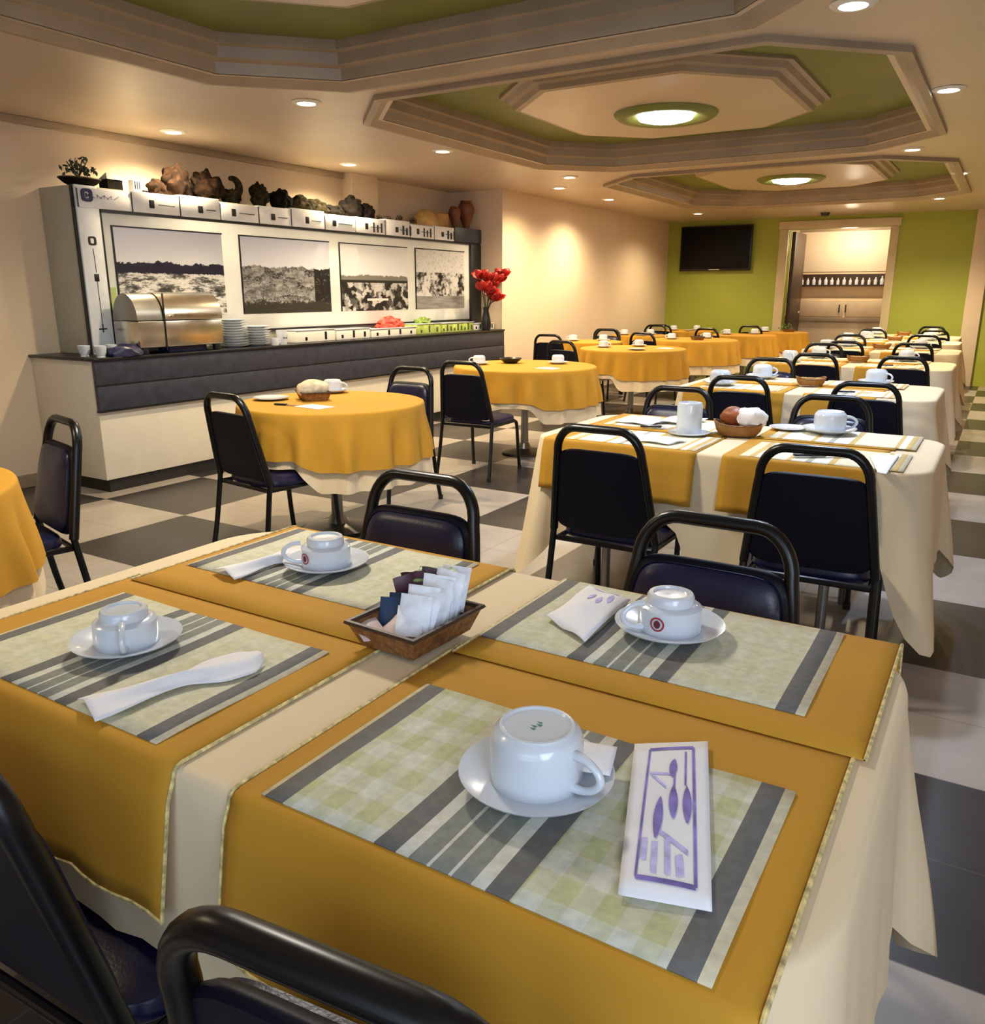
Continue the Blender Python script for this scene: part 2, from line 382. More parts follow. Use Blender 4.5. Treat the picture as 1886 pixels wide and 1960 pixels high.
t = thing('projection_board', 'plain pale board on the upper pantry wall seen through the doorway', 'board', (-2.5, YF+1.6, 1.75))
MB().box((-.8, -.02, -.05), (.95, 0, .62), .004).build('panel', mat('pale_board', (.80, .68, .52), .5, var=.01), t)
MB().box((-.83, -.025, .62), (.98, 0, .66), .004).build('rail', M_mould, t)

# ------------------------------------------------------------------ buffet
CF, HX, Y0, Y1 = -5.15, -5.50, 3.36, YJ
t = thing('buffet_counter', 'long white buffet counter with black top and dark slate blue front boards', 'counter', (CF, Y0, 0))
L = Y1-Y0
MB().box((XL-CF+.002, .0, .09), (-.03, L-.003, .905), .006).build('body', mat('counter_white', (.74, .68, .56), .45, var=.03), t)
MB().box((XL-CF+.002, .03, 0), (-.05, L-.003, .09)).build('kick_board', M_kick, t)
MB().box((XL-CF+.002, -.02, .905), (.015, L-.003, .925), .004).build('worktop', M_line, t)
MB().box((-.03, -.01, .745), (0, L, .905), .003).build('front_board', M_slate, t)
MB().box((-.03, -.01, .575), (.004, L, .735), .003).build('front_board', M_slate, t)
MB().box((-.028, -.01, .735), (.002, L, .745)).build('black_groove', M_line, t)
MB().box((-.03, -.012, .563), (.006, L, .575)).build('black_groove', M_line, t)

t = thing('buffet_cabinet', 'tall pale cabinet along the buffet counter framing four black and white photographs', 'cabinet', (HX, 3.58, .925))
LH = Y1-3.583
D0 = XL-HX+.003
MB().box((D0, 0, 0), (-.02, LH, 1.13), .006).build('body', M_side, t)
MB().box((-.02, .17, .12), (.0, LH, .975), .004).build('photo_panel', M_hutch, t)
M_pale = mat('pale_blue_white', (.72, .76, .82), .4, var=.05, scale=10)
MB().box((-.02, .0, 0), (.015, .17, 1.13), .004).build('pilaster', M_pale, t)
mb = MB().box((-.02, .168, .965), (.02, LH, .985)).box((-.02, .166, .0), (.02, .178, .975)).box((-.022, -.014, 0), (.0, 0, 1.13)).box((-.02, .17, .108), (.012, LH, .122))
mb.build('black_edging', M_line, t)
# decorated cornice: a row of white house fronts with small dark windows
M_house = mat('cornice_white', (.80, .82, .86), .5, var=.06, scale=14)
ys = [0.0, .42, .83, 1.22, 1.62, 2.0, 2.42, 2.85, 3.3, 3.72, 4.15, 4.55, LH]
for k, (a, b) in enumerate(zip(ys, ys[1:])):
    hh = 1.115+.012*((k*7) % 3)
    o = MB().box((-.05, a+.004, .985), (.03+.006*(k % 2), b-.004, hh), .004).build('house_front', M_house if k < 11 else M_slate, t)
    MB().box((.03, a+.0, .985), (.034, a+.008, hh-.01)).build('corner_line', M_line, o)
    if k and k < 11:
        cy = a+.11+.03*(k % 3); MB().box((.03, cy, 1.02), (.041, cy+.045, 1.072+.006*(k % 2)), .006).build('dark_window', M_line, o)
        MB().box((.03, cy+.08, 1.045), (.0405, b-.05, 1.05)).build('ledge_line', M_line, o)
        if k > 6:
            for q in range(3): MB().box((.03, cy+.12+.06*q, 1.0), (.0402, cy+.14+.06*q, 1.09-.02*(q % 2))).build('dark_window', M_line, o)
# round mark and scribbled strokes on the left end of the cornice
mb = MB()
def ringmark(mb, y, z, ro, ri, x0=.036, x1=.043, n=24, sq=1.0):
    o = [(math.copysign(abs(math.cos(2*PI*k/n))**sq, math.cos(2*PI*k/n)), math.copysign(abs(math.sin(2*PI*k/n))**sq, math.sin(2*PI*k/n))) for k in range(n)]
    mb.ring_skin([[(x0, y+ro*c, z+ro*s) for c, s in o], [(x1, y+ro*c, z+ro*s) for c, s in o], [(x1, y+ri*c*.8, z+ri*s) for c, s in o], [(x0, y+ri*c*.8, z+ri*s) for c, s in o]])
ringmark(mb, .07, 1.065, .042, .022, sq=.55)
mb.box((.036, .062, 1.052), (.043, .070, 1.077)).box((.036, .078, 1.058), (.043, .083, 1.07))
mb.build('round_mark', mat('navy_print', (.02, .02, .09), .5), t)
mb = MB(); 
for a in range(9): mb.tube([(.038, .13+.018*a+.02*q*((a % 3)-1), 1.05+.012*q) for q in range(3)], .002, 6)
mb.build('scribble', mat('grey_print', (.12, .13, .2), .5), t)
# pilaster switch marks
mb = MB(); ringmark(mb, .085, .77, .03, .018, .014, .02, sq=.5); mb.box((.014, .07, .5), (.02, .105, .55), .002); mb.tube([(.016, .085, .72), (.016, .09, .56)], .0025, 6); mb.tube([(.016, .088, .5), (.016, .09, .2)], .0025, 6); mb.box((.014, .06, .17), (.019, .12, .18)); mb.box((.014, .085, .15), (.019, .093, .21))
mb.build('pilaster_mark', M_line, t)
# green edge strip at the lower left of the panel
MB().box((0.0, .185, .14), (.006, .235, .46)).build('green_strip', mat('pale_green_print', (.42, .52, .20), .6), t)
# dark end panel at the right
MB().box((0.0, LH-.22, .06), (.03, LH, .965), .004).build('dark_end_panel', M_line, t)

def photo_mat(k, W, H):
    nb = NB('photograph_print_%d' % k, .3); u, v = nb.math('MULTIPLY', nb.y, 1.0), nb.z      # metres from the lower left corner
    P = nb.vec(u, v, k*3.1); un = nb.math('DIVIDE', u, W); vn = nb.math('DIVIDE', v, H)
    n1 = nb.noise(nb.vec(u, k*5.0), 4.0, 5); n2 = nb.noise(nb.vec(nb.math('MULTIPLY', u, 1.0), nb.math('MULTIPLY', v, 3.0), k), 6, 9, .78)
    fine = nb.noise(P, 34, 6, .8)
    hz = [.60, .60, .52, .60][k]; amp = [.10, .10, .10, .3][k]
    sky = nb.math('GREATER_THAN', vn, nb.math('ADD', hz, nb.math('ADD', nb.math('MULTIPLY', nb.math('SUBTRACT', n1, .4), amp*2), nb.math('MULTIPLY', nb.math('SUBTRACT', fine, .5), .12))))
    if k == 0:
        g = nb.ramp(n2, [(.40, .02), (.47, .12), (.53, .65), (.7, .8)])
        band = nb.math('MULTIPLY', nb.math('GREATER_THAN', vn, nb.math('ADD', .46, nb.math('MULTIPLY', fine, .08))), nb.math('SUBTRACT', 1.0, sky))
        g = nb.mix(band, g, nb.mix(nb.math('GREATER_THAN', fine, .60), (.008, .008, .03), (.05, .05, .08)))
    elif k == 1:
        crack = nb.voro(nb.vec(nb.math('ADD', u, nb.math('MULTIPLY', fine, .5)), nb.math('ADD', v, nb.math('MULTIPLY', n2, .3)), 2.0), 7, 'DISTANCE_TO_EDGE')
        g = nb.mix(nb.math('LESS_THAN', crack, .05), nb.ramp(n2, [(.35, .06), (.5, .28), (.65, .5)]), (.012, .012, .012))
        dk = nb.math('MULTIPLY', nb.math('GREATER_THAN', un, .80), nb.math('GREATER_THAN', fine, .40)); g = nb.mix(dk, g, (.012, .012, .012))
        g = nb.mix(nb.math('LESS_THAN', vn, nb.math('MULTIPLY', fine, .3)), g, (.03, .03, .025))
    elif k == 2:
        cell = nb.voro(nb.vec(nb.math('ADD', u, nb.math('MULTIPLY', fine, .16)), nb.math('ADD', v, nb.math('MULTIPLY', n2, .1)), 1.0), 19, 'F1', 'Color')
        sp = nb.nt.nodes.new('ShaderNodeSeparateColor'); nb.nt.links.new(cell, sp.inputs[0])
        g = nb.ramp(sp.outputs[0], [(.3, .012), (.5, .05), (.62, .30), (.8, .55)])
        g = nb.mix(nb.math('GREATER_THAN', vn, .46), g, (.20, .19, .18)); 
        g = nb.mix(nb.math('MULTIPLY', nb.math('GREATER_THAN', vn, .43), nb.math('LESS_THAN', vn, .47)), g, (.02, .02, .02))
        tb = nb.math('MULTIPLY', nb.math('LESS_THAN', nb.math('ABSOLUTE', nb.math('SUBTRACT', vn, .17)), .018), nb.math('LESS_THAN', nb.math('ABSOLUTE', nb.math('SUBTRACT', un, .52)), .16)); g = nb.mix(tb, g, (.7, .7, .7))
    else:
        g = nb.ramp(nb.noise(P, 8, 5, .7), [(.42, .012), (.47, .25), (.55, .65)])
        g = nb.mix(nb.math('LESS_THAN', vn, .22), g, nb.ramp(nb.noise(nb.vec(nb.math('MULTIPLY', u, .4), nb.math('MULTIPLY', v, 4)), 8), [(.3, .16), (.7, .36)]))
        g = nb.mix(nb.math('GREATER_THAN', vn, .62), g, nb.ramp(fine, [(.36, .15), (.42, .62), (.6, .70)]))
        sky = nb.math('GREATER_THAN', vn, 2.0)
    skyc = nb.ramp(vn, [(.5, (.74, .76, .82)), (1.0, (.64, .67, .82) if k < 2 else (.72, .74, .76))])
    return nb.done(nb.mix(sky, g, skyc))
for k, (a, b) in enumerate([(3.84, 4.81), (5.0, 6.07), (6.22, 7.27), (7.42, 8.36)]):
    z0, z1 = 1.175, 1.80
    o = MB().box((0, 0, 0), (.004, b-a, z1-z0)).build('photograph', photo_mat(k, b-a, z1-z0), t, False)
    o.location = (.0005, a-3.58, z0-.925)
    o['label'] = ['black and white photograph of a tree line over bright rocks', 'black and white photograph of a cracked wall with bare branches', 'black and white photograph of a crowded seating area', 'black and white photograph of a low house and yard'][k]
    mb = MB(); W, H = b-a, z1-z0
    mb.box((0, -.012, H), (.008, W+.006, H+.010)).box((0, -.012, 0), (.008, 0, H))
    mb.build('mount_line', M_line, o)

# things on the cabinet top
ZT = 2.058
M_rockb = mat('brown_rock', (.016, .007, .003), .95, var=.85, spec=.15, scale=22, bump=.9, bscale=40)
M_rocko = mat('olive_rock', (.026, .020, .008), .95, var=.85, spec=.15, scale=24, bump=.9, bscale=40)
M_rockd = mat('dark_rock', (.006, .004, .003), .95, var=.8, spec=.15, scale=24, bump=.9, bscale=40)
def rock(y, r, sq, m, label, z=ZT, x=-5.67, seed=0, tail=False):
    r *= 1.12; b = MB().blob((0, 0, r*sq[2]*.80), r, .45, 2.2, 4, seed, sq, 0.0)
    return solo('decorative_rock', b, m, label, 'ornament', (x, y, z), 0, 'ornaments along the cabinet top')
rock(4.57, .115, (.8, .85, 1.0), M_rockb, 'tall rounded brown rock on the cabinet top, left one of the big pair', seed=1)
rock(4.84, .12, (.8, .95, .95), M_rockb, 'tall rounded brown rock on the cabinet top, right one of the big pair', seed=2)
rock(4.38, .055, (.8, 1.2, 1.1), M_rockb, 'small brown rock on the cabinet top just left of the big brown pair', seed=3)
rock(5.42, .085, (.8, .8, 1.15), M_rocko, 'upright olive rock with streaks alone near the cabinet middle', seed=4)
rock(5.67, .09, (.8, 1.05, .95), M_rockd, 'round dark rock on the cabinet top before the long olive heap', seed=5)
for y, r, sq, m, lb in [(5.92, .09, (.8, 1.2, .8), M_rocko, 'olive rock at the left end of the long rock heap'), (6.12, .08, (.8, 1.5, .8), M_rocko, 'long flat olive rock in the middle of the rock heap'),
    (6.36, .07, (.8, 1.7, .7), M_rockd, 'low dark rock right of the olive rocks'), (6.62, .10, (.8, 1.1, 1.0), M_rockd, 'high dark rock at the right end of the rock heap'), (6.84, .085, (.8, 1.0, .85), M_rockd, 'dark rounded rock next to the tiny trees')]:
    rock(y, r, sq, m, lb, seed=int(y*10))
o = thing('bird_ornament', 'olive bird shaped ornament with a curled neck on the cabinet top', 'ornament', (-5.67, 5.12, ZT), 0, 'ornaments along the cabinet top')
MB().blob((0, -.02, .06), .08, .3, 2, 3, 9, (.8, 1.1, .85), 0).build('body', M_rocko, o)
MB().tube(*spline([(0, .03, .07), (0, .07, .12), (0, .07, .17), (0, .03, .205), (0, -.02, .205)], [.04, .034, .03, .025, .018]), 10).build('neck', M_rocko, o)
def bush(name, y, z, r, n, label, seed, m, group=None, cat='plant'):
    rr = random.Random(seed); t = thing(name, label, cat, (-5.67, y, z), 0, group)
    mb = MB()
    for k in range(n):
        a, el = rr.uniform(0, 2*PI), rr.uniform(.1, 1.3); d = r*rr.uniform(.4, 1.0)
        c = Vector((math.cos(a)*math.cos(el)*d, math.sin(a)*math.cos(el)*d, math.sin(el)*d+.02)); s = r*.17
        u = Vector((rr.gauss(0, 1), rr.gauss(0, 1), rr.gauss(0, 1))).normalized(); v = u.orthogonal().normalized(); wv = u.cross(v)
        mb.add([c-u*s, c+v*s*.5+wv*s*.15, c+u*s, c-v*s*.5+wv*s*.15], [(0, 1, 2, 3)])
    mb.build('foliage', m, t, smooth=False)
    mb = MB()
    for k in range(5):
        a = 2*PI*k/5; mb.tube([(0, 0, 0), (math.cos(a)*r*.3, math.sin(a)*r*.3, r*.5), (math.cos(a)*r*.5, math.sin(a)*r*.5, r*.85)], .004, 5)
    mb.build('stem', M_dwood, t); return t
M_leafd = mat('dark_grey_leaf', (.05, .06, .04), .6, var=.5, scale=30)
bush('potted_plant', 3.74, ZT+.06, .13, 70, 'sprawling grey leaved plant in a dark boat shaped dish at the cabinet left end', 3, M_leafd)
o = thing('boat_dish', 'dark boat shaped dish under the plant at the cabinet left end', 'dish', (-5.67, 3.75, ZT))
MB().lathe([(0, 0), (.06, 0), (.12, .03), (.15, .055), (.145, .06), (.10, .045), (0, .04)], 28, sx=.7, sy=1.0).build('bowl', M_rockd, o)
MB().lathe([(.147, .053), (.155, .058), (.15, .064), (.143, .060)], 28, sx=.7, sy=1.0).build('rim', M_dwood, o)
o = thing('lantern', 'small grey house shaped lantern with a dark front near the plant', 'lantern', (-5.67, 3.99, ZT))
MB().prism([(-.05, -.06), (.05, -.06), (.05, .06), (-.05, .06)], 0, .075).build('body', M_rockd, o)
MB().add([(-.055, -.065, .075), (.055, -.065, .075), (.055, .065, .075), (-.055, .065, .075), (0, -.03, .125), (0, .04, .125)], [(0, 1, 4), (1, 2, 5, 4), (2, 3, 5), (3, 0, 4, 5)]).build('roof', mat('grey_roof', (.35, .36, .36), .6), o)
o = thing('tower_model', 'tiny white tower model with slits on the cabinet top', 'ornament', (-5.67, 4.19, ZT), 0, 'ornaments along the cabinet top')
MB().box((-.03, -.035, 0), (.03, .035, .095), .003).build('tower', M_house, o)
mb = MB()
for q in range(3): mb.box((.029, -.024+.018*q, .03), (.032, -.016+.018*q, .085))
mb.build('slit', M_line, o); MB().box((-.02, .04, 0), (.03, .09, .03), .003).build('annex', M_rockd, o)
for k, (y, r) in enumerate([(7.05, .055), (7.2, .05), (7.38, .07), (7.62, .06), (7.86, .05)]):
    bush('miniature_tree', y, ZT, r, 40, ['tiny dark model tree next to the dark rocks', 'second tiny model tree from the dark rocks', 'tallest of the tiny model trees', 'tiny model tree before the sand coloured dome', 'tiny model tree nearest the brown vases'][k], 20+k, M_leafd, 'tiny model trees', 'model tree')
o = thing('sand_dome', 'glowing sand coloured dome with a box shaped annex on the cabinet top', 'ornament', (-5.69, 7.90, ZT), 0, 'ornaments along the cabinet top')
M_sand = mat('sand_clay', (.62, .40, .14), .7, var=.25, scale=12)
MB().blob((0, 0, 0), .2, .08, 2, 3, 4, (.6, 1.0, .95), 0).build('dome', M_sand, o)
MB().box((-.06, .10, 0), (.1, .30, .15), .01).build('annex', mat('tan_clay', (.42, .24, .08), .7, var=.3), o)
def vase(y, h, label):
    t = thing('clay_vase', label, 'vase', (-5.58, y, ZT), 0, 'brown clay vases')
    m = mat('brown_clay', (.17, .055, .018), .45, var=.35, scale=9)
    MB().lathe([(0, 0), (.10*h, 0), (.13*h, .15*h), (.25*h, .5*h), (.31*h, .70*h), (.26*h, .88*h)], 28).build('body', m, t)
    MB().lathe([(.26*h, .88*h), (.20*h, .95*h), (.22*h, h), (.18*h, h), (.15*h, .94*h)], 28).build('neck', m, t)
vase(8.30, .24, 'shorter brown clay vase on the cabinet top beside the sand coloured dome')
vase(8.54, .32, 'taller brown clay vase at the right end of the cabinet top')

# things on the buffet counter
CT = .925
t = thing('roll_top_warmer', 'steel roll top food warmer at the left of the buffet counter', 'food warmer', (-5.31, 4.10, CT)); t.scale = (1, .84, 1)
MB().box((-.14, -.44, .045), (.14, .44, .23), .008).build('water_pan', M_steel, t)
def half(y0, y1, r0):
    mb = MB(); n = 18
    a = [(.0+math.cos(PI*k/n)*r0, math.sin(PI*k/n)*r0*1.35) for k in range(n+1)]
    mb.ring_skin([[(x, y0, .235+z) for x, z in a], [(x, y1, .235+z) for x, z in a]], True, True, True); return mb
half(-.18, .44, .142).build('roll_lid', M_steel, t, angle=30)
half(-.44, -.19, .137).build('end_cover', M_steel2, t, angle=30)
MB().tube([(.15, -.1, .26), (.175, -.1, .27), (.175, .36, .27), (.15, .36, .26)], .008, 8).build('lid_handle', M_steel, t)
MB().box((.139, -.19, .02), (.146, -.175, .42), .002).build('hinge_bar', M_line, t)
for sx in (-1, 1):
    for sy in (-1, 1): MB().box((sx*.11-.015, sy*.38-.03, 0), (sx*.11+.015, sy*.38+.03, .045), .003).build('foot', M_line, t)
M_navyp = mat('navy_plastic', (.015, .018, .07), .4)
MB().box((-.05, -.1, 0), (.08, .3, .044), .004).build('burner_tray', M_navyp, t)
solo('folded_cloth', MB().blob((0, 0, .02), .1, .25, 2.2, 3, 5, (.9, 1.3, .62), 0), M_navyp, 'dark blue crumpled cloth in front of the roll top warmer', 'cloth', (-5.20, 3.62, CT))
def mkglass(): return [('bowl', MB().lathe([(0, .005), (.025, .006), (.036, .03), (.04, .075), (.037, .075), (.032, .03), (0, .012)], 20).mesh('glass_bowl', mat('clear_grey_glass', (.62, .66, .72), .12, var=.2, scale=30)), []), ('foot', MB().lathe([(0, 0), (.03, 0), (.025, .006), (0, .006)], 20).mesh('glass_foot', mat('clear_grey_glass', (.6, .6, .6))), [])]
for k, (x, y) in enumerate([(-5.23, 3.46), (-5.23, 3.56), (-5.31, 3.51), (-5.33, 3.61), (-5.4, 3.45)]):
    place('glass', mkglass, 'glass', ['clear glass nearest the front left corner of the buffet counter', 'clear glass beside the blue cloth on the buffet', 'clear glass in the middle of the corner group on the buffet', 'clear glass behind the blue cloth on the buffet', 'clear glass at the back of the corner group on the buffet'][k], 'glass', (x, y, CT), 0, 'glasses on the buffet corner')
def mkplate():
    return MB().lathe([(0, .004), (.06, .003), (.065, .0), (.07, .004), (.115, .016), (.117, .019), (.07, .010), (0, .009)], 32).mesh('plate', M_china)
for s, (y, n) in enumerate([(4.68, 11), (4.93, 8)]):
    for k in range(n):
        place1('bplate', mkplate, 'plate', 'white plate in the %s stack right of the roll top warmer' % ('taller' if s == 0 else 'lower'), 'plate', (-5.30, y, CT+.02*k), 0, 'plates of the %s buffet stack' % ('taller' if s == 0 else 'lower'))
def mug(name, label, loc, r=.04, h=.09, text=False):
    t = thing(name, label, 'cup', loc)
    MB().lathe([(0, 0), (r*.9, 0), (r, .01), (r, h), (r*.92, h), (r*.9, .012), (0, .01)], 28).build('body', M_china, t)
    MB().tube([(0, r*.98, h*.8), (0, r*1.45, h*.75), (0, r*1.55, h*.45), (0, r*.98, h*.22)], .006, 8).build('handle', M_china, t)
    if text:
        mb = MB()
        for q in range(4): mb.box((r*.97, -.022+.012*q, h*.42), (r*1.02, -.016+.012*q, h*.42+.014-.004*(q % 2)))
        mb.build('printed_mark', M_line, t)
mug('mug', 'white mug with a dark printed mark beside the lower plate stack', (-5.22, 5.13, CT), .045, .12, True)
mug('mug', 'plain white mug at the front edge of the buffet counter', (-5.19, 5.02, CT), .035, .06)
# serving trays along the counter
def tray(y0, y1, h, label, m, x=-5.36, dots=5):
    t = thing('serving_tray', label, 'tray', (x, (y0+y1)/2, CT), 0, 'serving trays along the buffet')
    W = (y1-y0)/2
    MB().box((-.09, -W, 0), (.09, W, h), .006).build('body', m, t)
    mb = MB(); mb.box((-.1, -W-.004, h), (.1, W+.004, h+.008), .003); mb.build('rim', M_china, t)
    for q in range(dots):
        y = -W+2*W*(q+.5)/dots; hh = .03+.02*((q*5) % 3)
        MB().box((.089, y-.014, .015), (.094, y+.014, min(h-.01, .015+hh)), .004).build('printed_mark', M_line if m != M_fresh else mat('dark_green_print', (.06, .10, .02), .6), t)
M_fresh = mat('salad_green_print', (.45, .55, .12), .6, var=.3, scale=20)
tray(5.35, 5.85, .10, 'white serving tray nearest the mugs', M_white, dots=2)
tray(5.87, 6.35, .09, 'white serving tray left of the red fruit', M_white, dots=3)
tray(6.37, 7.10, .075, 'white serving tray carrying the red fruit mound', M_white, dots=4)
tray(7.12, 7.55, .10, 'green printed serving tray right of the red fruit', M_fresh, dots=3)
tray(7.57, 8.2, .095, 'green printed serving tray with a row of dark marks', M_fresh, dots=9)
tray(8.22, 8.66, .07, 'white serving tray at the far end of the buffet', M_white, dots=5)
solo('fruit_mound', MB().blob((0, 0, .0), .17, .22, 4.0, 4, 8, (.45, 1.25, .62), 0), mat('red_fruit', (.55, .06, .04), .4, var=.5, scale=40), 'red fruit mound piled on a white buffet tray', 'fruit', (-5.36, 6.78, CT+.083))
solo('salad_heap', MB().blob((0, 0, .0), .10, .5, 4.0, 3, 6, (.7, 1.2, .6), 0), mat('salad_leaf', (.22, .35, .05), .5, var=.6, scale=40), 'green salad heap on the tray right of the red fruit', 'salad', (-5.36, 7.34, CT+.108))
# flower vase at the right end
t = thing('flower_vase', 'tall dark vase of red flowers at the right end of the buffet', 'flowers', (-5.195, 8.36, CT))
MB().lathe([(0, 0), (.05, 0), (.06, .05), (.05, .14), (.03, .22), (.04, .26), (.032, .26), (.022, .21), (0, .2)], 24).build('vase', M_line, t)
rr = random.Random(5); mb = MB(); M_redf = mat('red_petal', (.42, .018, .012), .45, var=.5, scale=18)
heads = [(0.05, -.12, .46), (.06, .0, .40), (.02, .09, .47), (.09, -.05, .55), (.07, .15, .54), (.1, .20, .60), (.03, -.16, .58), (.1, .07, .34)]
for q, h in enumerate(heads): mb.tube([(0, 0, .2), (h[0]*.3, h[1]*.3, .3), h], .005, 6)
mb.build('stem', mat('dark_stem', (.03, .05, .02), .6), t)
for q, h in enumerate(heads):
    fl = MB()
    for k in range(9):
        a = 2*PI*k/9+q; el = .5+.35*(k % 2); L_ = .135
        d_ = Vector((math.cos(a)*math.cos(el), math.sin(a)*math.cos(el), math.sin(el))); sd = d_.orthogonal().normalized()*.042; up = d_.cross(sd).normalized()*.015
        c = Vector(h)-d_*.01
        fl.grid([[c-sd*wq*f+d_*L_*u-up*(1-abs(f))*math.sin(u*3) for f in (-1, -.5, 0, .5, 1)] for u, wq in ((0, .3), (.35, .9), (.7, 1.0), (1.0, .25))])
    fl.build('flower_head', M_redf, t, solid=.002)

# ------------------------------------------------------------------ chairs
def superpad(W0, W1, z0, z1, th, y, tilt, bulge, n=14, m=12):
    """upholstered back panel: rounded trapezoid, front face bulged"""
    mb = MB(); outline = []
    rc = .05
    def half_w(z): return W0+(W1-W0)*(z-z0)/(z1-z0)
    pts = []
    for k in range(48):
        a = 2*PI*k/48; c, s_ = math.cos(a), math.sin(a)
        e = .32
        X = math.copysign(abs(c)**e, c); Z = math.copysign(abs(s_)**e, s_)
        z = (z0+z1)/2+Z*(z1-z0)/2; pts.append((X*half_w(z), z))
    cx, cz = 0, (z0+z1)/2
    rings = []
    for sc, off in ((0.02, th/2+bulge), (.5, th/2+bulge*.8), (.85, th/2+bulge*.35), (.97, th/2-.002), (1.0, th/2-.012), (1.0, -th/2+.008), (.97, -th/2), (.5, -th/2-.004), (.02, -th/2-.004)):
        rings.append([(x*sc, y+off-tilt*((cz+(z-cz)*sc)-.45), cz+(z-cz)*sc) for x, z in pts])
    mb.ring_skin(rings, True, True, True); return mb
def mkchair():
    TILT = .20; parts = []
    yb = lambda z: -.215-TILT*(z-.45)
    path = []
    for z in (.43, .5, .58, .66, .72): path.append((-.215+.045*(z-.43)/.35, yb(z), z))
    for k in range(9):
        a = PI/2*k/8; path.append((-.172+.085*(1-math.cos(a)), yb(.755+.105*math.sin(a)), .755+.105*math.sin(a)))
    path += [(-x, y, z) for x, y, z in reversed(path)]
    parts.append(('back_frame', MB().tube(path, .0185, 12, False, .85).mesh('chair_back_frame', M_black), []))
    parts.append(('backrest', superpad(.212, .176, .435, .775, .026, -.207, TILT, .012).mesh('chair_back_shell', M_shell), [('back_cushion', superpad(.196, .160, .45, .765, .012, -.189, TILT, .016).mesh('chair_back_cushion', M_navy))]))
    sp = MB(); pts = []
    for k in range(48):
        a = 2*PI*k/48; c, s_ = math.cos(a), math.sin(a); pts.append((math.copysign(abs(c)**.4, c)*.205, math.copysign(abs(s_)**.4, s_)*.205))
    sp.ring_skin([[(x*q, y*q+.01, z) for x, y in pts] for q, z in ((.02, .450), (.6, .449), (.88, .443), (.98, .432), (1.0, .420), (1.0, .405), (.97, .395), (.02, .395))], True, True, True)
    parts.append(('seat', sp.mesh('chair_seat', M_navy), []))
    parts.append(('seat_frame', MB().tube([(-.2, -.21, .392), (-.2, .17, .392), (-.17, .2, .392), (.17, .2, .392), (.2, .17, .392), (.2, -.21, .392)], .012, 8, True).mesh('chair_seat_frame', M_black), []))
    for sx in (-1, 1):
        parts.append(('leg', MB().tube(*spline([(sx*.215, -.21, .44), (sx*.217, -.225, .34), (sx*.222, -.25, .18), (sx*.228, -.285, .012)], .0135), 8).mesh('chair_rear_leg', M_black), [('rubber_foot', MB().lathe([(0, 0), (.016, 0), (.016, .03), (0, .03)], 10, (sx*.228, -.286, 0)).mesh('chair_foot', M_kick))]))
        parts.append(('leg', MB().tube(*spline([(sx*.19, .10, .402), (sx*.197, .17, .392), (sx*.202, .2, .35), (sx*.206, .215, .18), (sx*.21, .235, .012)], .0135), 8).mesh('chair_front_leg', M_black), [('rubber_foot', MB().lathe([(0, 0), (.016, 0), (.016, .03), (0, .03)], 10, (sx*.21, .236, 0)).mesh('chair_foot', M_kick))]))
    return parts
def chair(x, y, deg, label, group=None):
    """x, y: middle of the seat; deg 0 = facing along the hall"""
    return place('chair', mkchair, 'dining_chair', label, 'chair', (x, y, 0), math.radians(deg), group)

# ------------------------------------------------------------------ table cloths
TZ = .75
def bumpf(d, w): return max(0.0, 1-abs(d)/w) if abs(d) < w else 0.0
def smooth(t): t = max(0, min(1, t)); return t*t*(3-2*t)
def rect_outline(hx, hy, rc, n_side=26, n_c=12):
    P = []
    for (cx, cy, a0) in ((hx-rc, -(hy-rc), -PI/2), (hx-rc, hy-rc, 0), (-(hx-rc), hy-rc, PI/2), (-(hx-rc), -(hy-rc), PI)):
        for k in range(n_c+1):
            a = a0+PI/2*k/n_c; P.append((cx+rc*math.cos(a), cy+rc*math.sin(a), math.cos(a), math.sin(a), math.sin(PI*k/n_c)))
        nx = {-PI/2: (hx, hy-rc, 0), 0: None}.get(a0, None)
    out = []
    m = len(P)
    for i in range(m):
        a, b = P[i], P[(i+1) % m]; out.append(a)
        d = math.hypot(b[0]-a[0], b[1]-a[1]); k = int(d/.045)
        for q in range(1, k):
            t = q/k; out.append((a[0]+(b[0]-a[0])*t, a[1]+(b[1]-a[1])*t, a[2], a[3], 0.0))
    return out
def cloth_mesh(outline, dropf, wave, flare, n_fold, seed, top=TZ, thick=0.0):
    rr = random.Random(seed); ph = rr.uniform(0, 6)
    mb = MB(); rings = []
    for sc in (.02, .5, .85, .97):
        rings.append([(x*sc, y*sc, top) for x, y, *_ in outline])
    r = .012
    for q in (0, .5, 1.0):
        a = q*PI/2; rings.append([(x-nx*r+nx*r*math.sin(a), y-ny*r+ny*r*math.sin(a), top-r+r*math.cos(a)) for x, y, nx, ny, c in outline])
    N = len(outline); L = [0.0]
    for i in range(1, N): L.append(L[-1]+math.hypot(outline[i][0]-outline[i-1][0], outline[i][1]-outline[i-1][1]))
    tot = L[-1]+.001
    for k in range(1, 13):
        s = k/12; ring = []
        for i, (x, y, nx, ny, c) in enumerate(outline):
            u = 2*PI*L[i]/tot
            d = dropf(i, x, y, nx, ny, c)
            fold = math.sin(n_fold*u+ph)+.5*math.sin(n_fold*1.7*u+ph*2+1)
            off = (flare(c)*s) + wave(c)*fold*smooth(s*1.1)
            ring.append((x+nx*off, y+ny*off, top-r-(d-r)*s))
        rings.append(ring)
    mb.ring_skin(rings, True, True, False); return mb
def table_legs(t, hx, hy, m):
    for sx in (-1, 1):
        for sy in (-1, 1): MB().tube([(sx*hx, sy*hy, .715), (sx*hx, sy*hy, 0.003)], .02, 10).build('leg', m, t)

